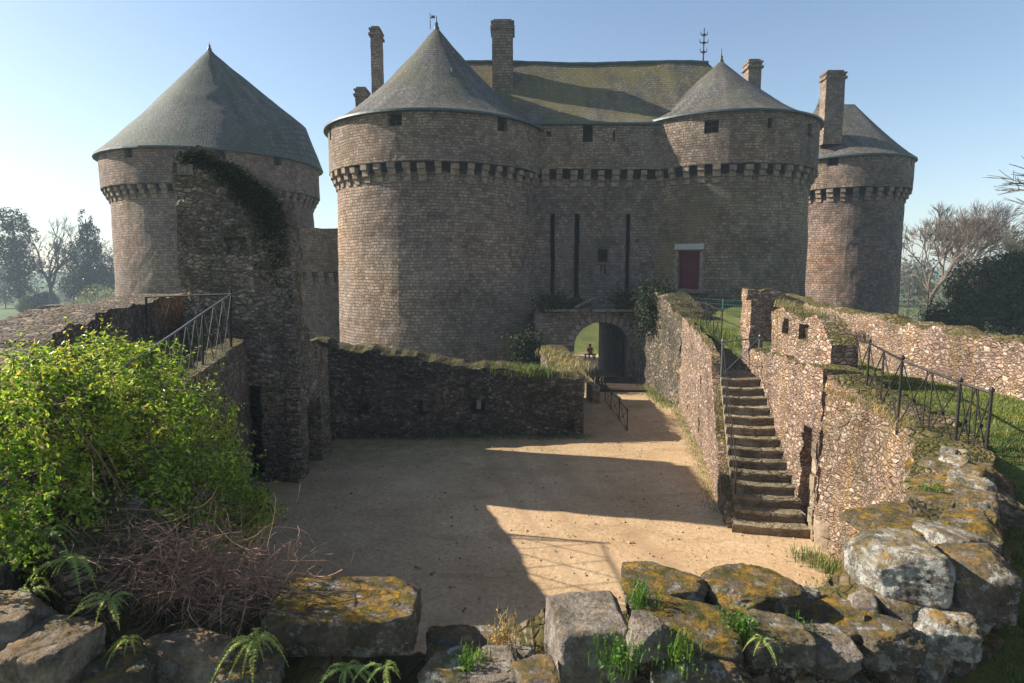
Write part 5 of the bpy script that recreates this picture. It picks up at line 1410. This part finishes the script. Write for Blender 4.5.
def tree_at(px, pt, Y, lobes, n, mat, seed, nm, lb, grp=None, gap=-.12, cat='tree', size=None, tr=.5):
    h_ = H(px, pt, Y, TB); L = [(a*h_, b_*h_, c*h_, d*h_, e*h_) for a, b_, c, d, e in lobes]
    return leafy_tree(nm, lb, at(px, Y, TB), h_, L, n, size or h_*.028, mat, seed, tr, grp, cat, gap=gap, fr=.3)
MG = 'misty trees on the lake shore'
tree_at(20, 205, 150, [(0, 0, .87, .13, .12), (.03, 0, .73, .17, .12), (-.05, 0, .6, .18, .11), (.05, 0, .47, .17, .1), (-.03, 0, .34, .14, .08), (.02, 0, .22, .13, .08)], 9000, 'conifer', 3, 'conifer', 'tall dark conifer at the far left edge, taller of the two in the mist', MG)
tree_at(92, 208, 145, [(0, 0, .9, .06, .1), (.01, 0, .75, .11, .11), (-.02, 0, .6, .16, .12), (.03, 0, .45, .2, .13), (.12, 0, .35, .2, .15), (-.1, 0, .28, .17, .13)], 9000, 'conifer', 5, 'conifer', 'pointed blue-grey conifer against the far left tower', MG)
bare_tree('bare_tree', 'bare round-crowned tree between the two conifers', at(52, 148, TB), 24, 7, .42, 'bark', 6, .5, MG)
bare_tree('bare_tree', 'slim bare tree in the mist behind the pointed conifer', at(74, 160, TB), 22, 9, .4, 'bark', 6, .45, MG)
for k, (px, Y, pt, w_, mt, lb) in enumerate(((45, 150, 287, .6, 'woods', 'low rounded shrub on the misty shore below the bare tree'), (5, 165, 268, .6, 'woods', 'misty shrub at the left picture edge'), (98, 110, 284, .7, 'pale_shrub', 'pale yellow-green shrub beside the far left tower'), (78, 165, 268, .5, 'woods', 'bushy grey-green tree under the pointed conifer'), (28, 150, 296, .8, 'pale_shrub', 'low pale shrub on the shore below the tall conifer'))):
    tree_at(px, pt, Y, [(0, 0, .55, w_*.6, .45), (-w_*.4, 0, .4, w_*.5, .35), (w_*.4, 0, .42, w_*.5, .35)], 6000, mt, 20+k, 'shrub', lb, None, -.2, 'shrub', .4, .15)
rp_ = np.random.default_rng(31); n_ = 5200
X_ = rp_.uniform(-6, 7.2, n_); Y_ = rp_.uniform(8, 28, n_); kp = (X_ < np.interp(Y_, [8, 13.3, 13.8, 17.5, 26], [6.2, 6.4, 4.9, 5.7, 7.0])) & ((Y_ < 21) | (X_ > 2.8)); X_ = X_[kp]; Y_ = Y_[kp]; n_ = len(X_)
S_r = rp_.uniform(.006, .02, n_)*rp_.choice([1, 1, 1, 2.2], n_); b_ = np.array([(1, 0, 0), (0, 1, 0), (-1, 0, 0), (0, -1, 0), (0, 0, .7)])
V_ = (np.stack([X_, Y_, np.full(n_, .012)], 1)[:, None, :]+b_[None]*(S_r[:, None, None]*rp_.uniform(.6, 1.3, (n_, 5, 1)))).reshape(-1, 3)
F_ = [(5*i+a, 5*i+(a+1) % 4, 5*i+4) for i in range(n_) for a in range(4)]
o = link('gravel', mesh_from('gravel', V_.tolist(), F_), MAT['gravel']); tagit(o, 'loose grit and small pebbles scattered over the sandy yard', 'gravel', None, 'stuff')
# the far wood reads as one mass
P = []
r_ = np.random.default_rng(77)
for k in range(90):
    px = r_.uniform(-160, 330); Y = r_.uniform(205, 330); z_ = -4; hh = r_.uniform(12, 24); c = np.array(at(px, Y, z_+hh*.55)); m_ = 420
    d = r_.normal(size=(m_, 3)); d /= np.linalg.norm(d, axis=1)[:, None]; P.append(c+d*r_.uniform(.3, 1, m_)[:, None]*np.array([hh*.45, hh*.4, hh*.55]))
for k in range(60):
    px = r_.uniform(820, 1250); Y = r_.uniform(120, 220); hh = r_.uniform(7, 13); c = np.array(at(px, Y, -1+hh*.5)); m_ = 420
    d = r_.normal(size=(m_, 3)); d /= np.linalg.norm(d, axis=1)[:, None]; P.append(c+d*r_.uniform(.3, 1, m_)[:, None]*np.array([hh*.45, hh*.4, hh*.55]))
P = np.concatenate(P); o = link('distant_wood', leaf_mesh(P, r_.normal(size=P.shape), np.full(len(P), .9), .5, rng=r_), MAT['woods']); tagit(o, 'hazy far-off wood behind the castle on both sides', 'wood', None, 'stuff')
# right side
gz = -1.5
bare_tree('bare_tree', 'pale bare tree just right of the castle, the nearest to the tower', at(926, 62, gz), 15.5, 31, .36, 'barkpale', 7, .22, nests=0)
bare_tree('bare_tree', 'spreading bare tree with rooks nests in its crown', at(982, 74, gz), 16, 41, .46, 'barkpale', 7, .25, nests=4)
bare_tree('bare_tree', 'low bare tree with ruddy twigs behind the yew', at(1018, 60, gz), 12.5, 43, .5, 'barkpale', 7, .2)
bare_tree('bare_tree', 'thin bare tree between the castle and the nest tree', at(952, 88, gz), 17, 47, .36, 'barkpale', 7, .2)
bare_tree('bare_tree', 'bare tree reaching into the picture from the right edge', (28.9, 26, 1), 14, 53, .62, 'bark', 6, .25, group=None)
for k, (px, Y, pt, lb) in enumerate(((908, 56, 262, 'brown leafless thicket against the far right tower'), (928, 50, 275, 'brown thicket at the foot of the nearest pale bare tree'), (948, 66, 262, 'russet thicket under the nest tree'), (995, 60, 240, 'brown thicket rising behind the yew'), (1025, 58, 225, 'brown thicket at the right picture edge behind the yew'))):
    h_ = H(px, pt, Y, gz); leafy_tree('thicket', lb, at(px, Y, gz), h_, [(0, 0, h_*.5, h_*.35, h_*.5), (-h_*.25, 0, h_*.35, h_*.3, h_*.35), (h_*.25, 0, h_*.38, h_*.3, h_*.35)], 5000, .2, 'brush', 80+k, .1, None, 'thicket', gap=-.1, fr=.6, aspect=.12)
yb = at(975, 36, 0)
leafy_tree('yew_tree', 'broad dark evergreen yew behind the right parapet', (yb[0]+.4, yb[1], .0), 7.6, [(0, 0, 4.8, 2.0, 2.0), (-1.7, 0, 3.2, 1.7, 1.8), (-2.4, 0, 1.8, 1.3, 1.6), (2.4, 0, 4.6, 2.4, 2.6), (.4, -1, 2.2, 3.0, 2.2), (4.4, 0, 4, 2.6, 3.0), (1.5, 0, 6.0, 1.2, 1.2)], 42000, .21, 'yew', 61, .35, cat='tree', gap=-.3, fr=.8, aspect=.35)
leafy_tree('shrub', 'ruddy yellowish shrub at the right edge above the yew', at(1022, 46, 0), 9.5, [(0, 0, 8, 2.2, 1.8), (2, 0, 6.5, 2.5, 2.2)], 5000, .2, 'hay', 62, .2, cat='shrub', gap=0, fr=.8)

# ------------------------------------------------------------------ person beyond the arch
def person():
    p = W(590, 367, 50.5); p.z = -1.5
    x, y, z = p
    t = None
    me = bpy.data.meshes.new('person'); bm = bmesh.new()
    J = {'pel': (0, 0, .5, .15), 'ch': (-.02, .02, .85, .17), 'nk': (-.03, -.02, 1.05, .07), 'hd': (-.03, -.05, 1.2, .105),
         'shl': (-.2, 0, .96, .07), 'ell': (-.26, -.12, .72, .05), 'hal': (-.15, -.33, .62, .04), 'shr': (.17, 0, .96, .07), 'elr': (.25, -.12, .72, .05), 'har': (.14, -.33, .62, .04),
         'hil': (-.1, -.05, .48, .1), 'knl': (-.14, -.45, .52, .075), 'anl': (-.14, -.48, .1, .045), 'tol': (-.15, -.66, .06, .045),
         'hir': (.1, -.05, .48, .1), 'knr': (.16, -.45, .52, .075), 'anr': (.2, -.55, .1, .045), 'tor': (.22, -.73, .06, .045)}
    E = [('pel', 'ch'), ('ch', 'nk'), ('nk', 'hd'), ('ch', 'shl'), ('shl', 'ell'), ('ell', 'hal'), ('ch', 'shr'), ('shr', 'elr'), ('elr', 'har'), ('pel', 'hil'), ('hil', 'knl'), ('knl', 'anl'), ('anl', 'tol'), ('pel', 'hir'), ('hir', 'knr'), ('knr', 'anr'), ('anr', 'tor')]
    ks = list(J); vs = {k: bm.verts.new(J[k][:3]) for k in ks}
    for a_, c_ in E: bm.edges.new((vs[a_], vs[c_]))
    bm.to_mesh(me); bm.free()
    skin = m_plain('skin', (.4, .24, .17), .6, 0, .1); red = m_plain('red_shirt', (.4, .03, .02), .8, 0, .1); blue = m_plain('dark_trousers', (.04, .045, .07), .8, 0, .1); hair = m_plain('brown_hair', (.05, .03, .02), .8, 0, .1)
    o = bpy.data.objects.new('person', me); C.objects.link(o); o.location = p
    sk = o.modifiers.new('skin', 'SKIN')
    for i, k in enumerate(ks): r_ = J[k][3]; me.skin_vertices[0].data[i].radius = (r_, r_)
    me.skin_vertices[0].data[0].use_root = True
    sb = o.modifiers.new('sub', 'SUBSURF'); sb.levels = sb.render_levels = 1
    dg = bpy.context.evaluated_depsgraph_get(); em = bpy.data.meshes.new_from_object(o.evaluated_get(dg)); o.modifiers.clear(); o.data = em
    for m_ in (skin, red, blue): em.materials.append(m_)
    for f in em.polygons:
        c = f.center; f.material_index = 1 if (c.z > .55 and c.z < 1.0 and c.y > -.2) else (2 if c.z <= .6 and c.z > .12 and not (c.z > .55 and c.y < -.28 and False) else 0)
    b = MB(); b.lathe((p.x-.03, p.y-.02, p.z+1.15), [(.1, 0), (.115, .06), (.11, .12), (.07, .17), (.01, .18)], 12); b.build('hair', hair, o)
    tagit(o, 'person in a red top sitting beyond the gate arch in the sun', 'person')
    t = thing('bench', 'low wooden bench under the seated person beyond the arch', 'bench', (x, y, z))
    b = MB(); b.box((x, y+.05, z+.4), (1.0, .38, .06)); b.build('seat', MAT['wood'], t)
    for s_ in (-.4, .4): b = MB(); b.box((x+s_, y+.05, z+.18), (.08, .34, .38)); b.build('leg', MAT['wood'], t)
person()
o = rock(None, W(67, 309, 14.2), (.9, .5, .22), 900, 'rock_grey', .5, box=.7, name='loose_stone'); tagit(o, 'pale flat stone lying on the far left parapet', 'stone')

# ------------------------------------------------------------------ air, light, camera
hz = bpy.data.meshes.new('haze'); bm = bmesh.new(); bmesh.ops.create_cube(bm, size=1); bm.to_mesh(hz); bm.free()
HZ = bpy.data.objects.new('haze', hz); C.objects.link(HZ); HZ.location = (0, 250, 19); HZ.scale = (1130, 750, 62); HZ['kind'] = 'stuff'; HZ['label'] = 'thin blue haze in the air over the lake and trees'; HZ['category'] = 'haze'
hm = bpy.data.materials.new('haze_air'); hm.use_nodes = True; nt = hm.node_tree; nt.nodes.remove(nt.nodes['Principled BSDF'])
vp = nt.nodes.new('ShaderNodeVolumePrincipled'); vp.inputs['Density'].default_value = .00075; vp.inputs['Color'].default_value = (.66, .84, 1, 1); vp.inputs['Anisotropy'].default_value = .0
nt.links.new(vp.outputs[0], nt.nodes['Material Output'].inputs['Volume']); hz.materials.append(hm)
HZ.location.z = 19

SUN_EL = math.radians(31.2); sdir = Vector((-.9785*math.cos(SUN_EL), .206*math.cos(SUN_EL), math.sin(SUN_EL)))
sl = bpy.data.lights.new('sun', 'SUN'); sl.energy = 5.0; sl.angle = math.radians(.5); sl.color = (1, .93, .82)
so = bpy.data.objects.new('sun', sl); C.objects.link(so); so.rotation_euler = (-sdir).to_track_quat('-Z', 'Y').to_euler()
w = bpy.data.worlds.new('World'); scene.world = w; w.use_nodes = True; nt = w.node_tree
sky = nt.nodes.new('ShaderNodeTexSky'); sky.sky_type = 'NISHITA'; sky.sun_disc = False; sky.sun_elevation = SUN_EL
sky.sun_rotation = math.atan2(sdir.x, sdir.y); sky.air_density = 1.0; sky.dust_density = .8; sky.ozone_density = 1.9
bg = nt.nodes['Background']; bg.inputs['Strength'].default_value = .08; nt.links.new(sky.outputs[0], bg.inputs['Color'])
cd = bpy.data.cameras.new('camera'); cd.lens = F/1024*36; cd.sensor_width = 36; cd.clip_end = 6000; cd.clip_start = .05
co = bpy.data.objects.new('camera', cd); C.objects.link(co); co.location = CAM; co.rotation_euler = (PI/2-TH, 0, 0); scene.camera = co
vs_ = scene.view_settings; vs_.view_transform = 'Standard'; vs_.look = 'None'; vs_.gamma = 1; vs_.exposure = 1.2; vs_.use_curve_mapping = False
vs_.use_white_balance = True; vs_.white_balance_temperature = 6700; vs_.white_balance_tint = 10
scene.cycles.max_bounces = 6; scene.cycles.volume_bounces = 0
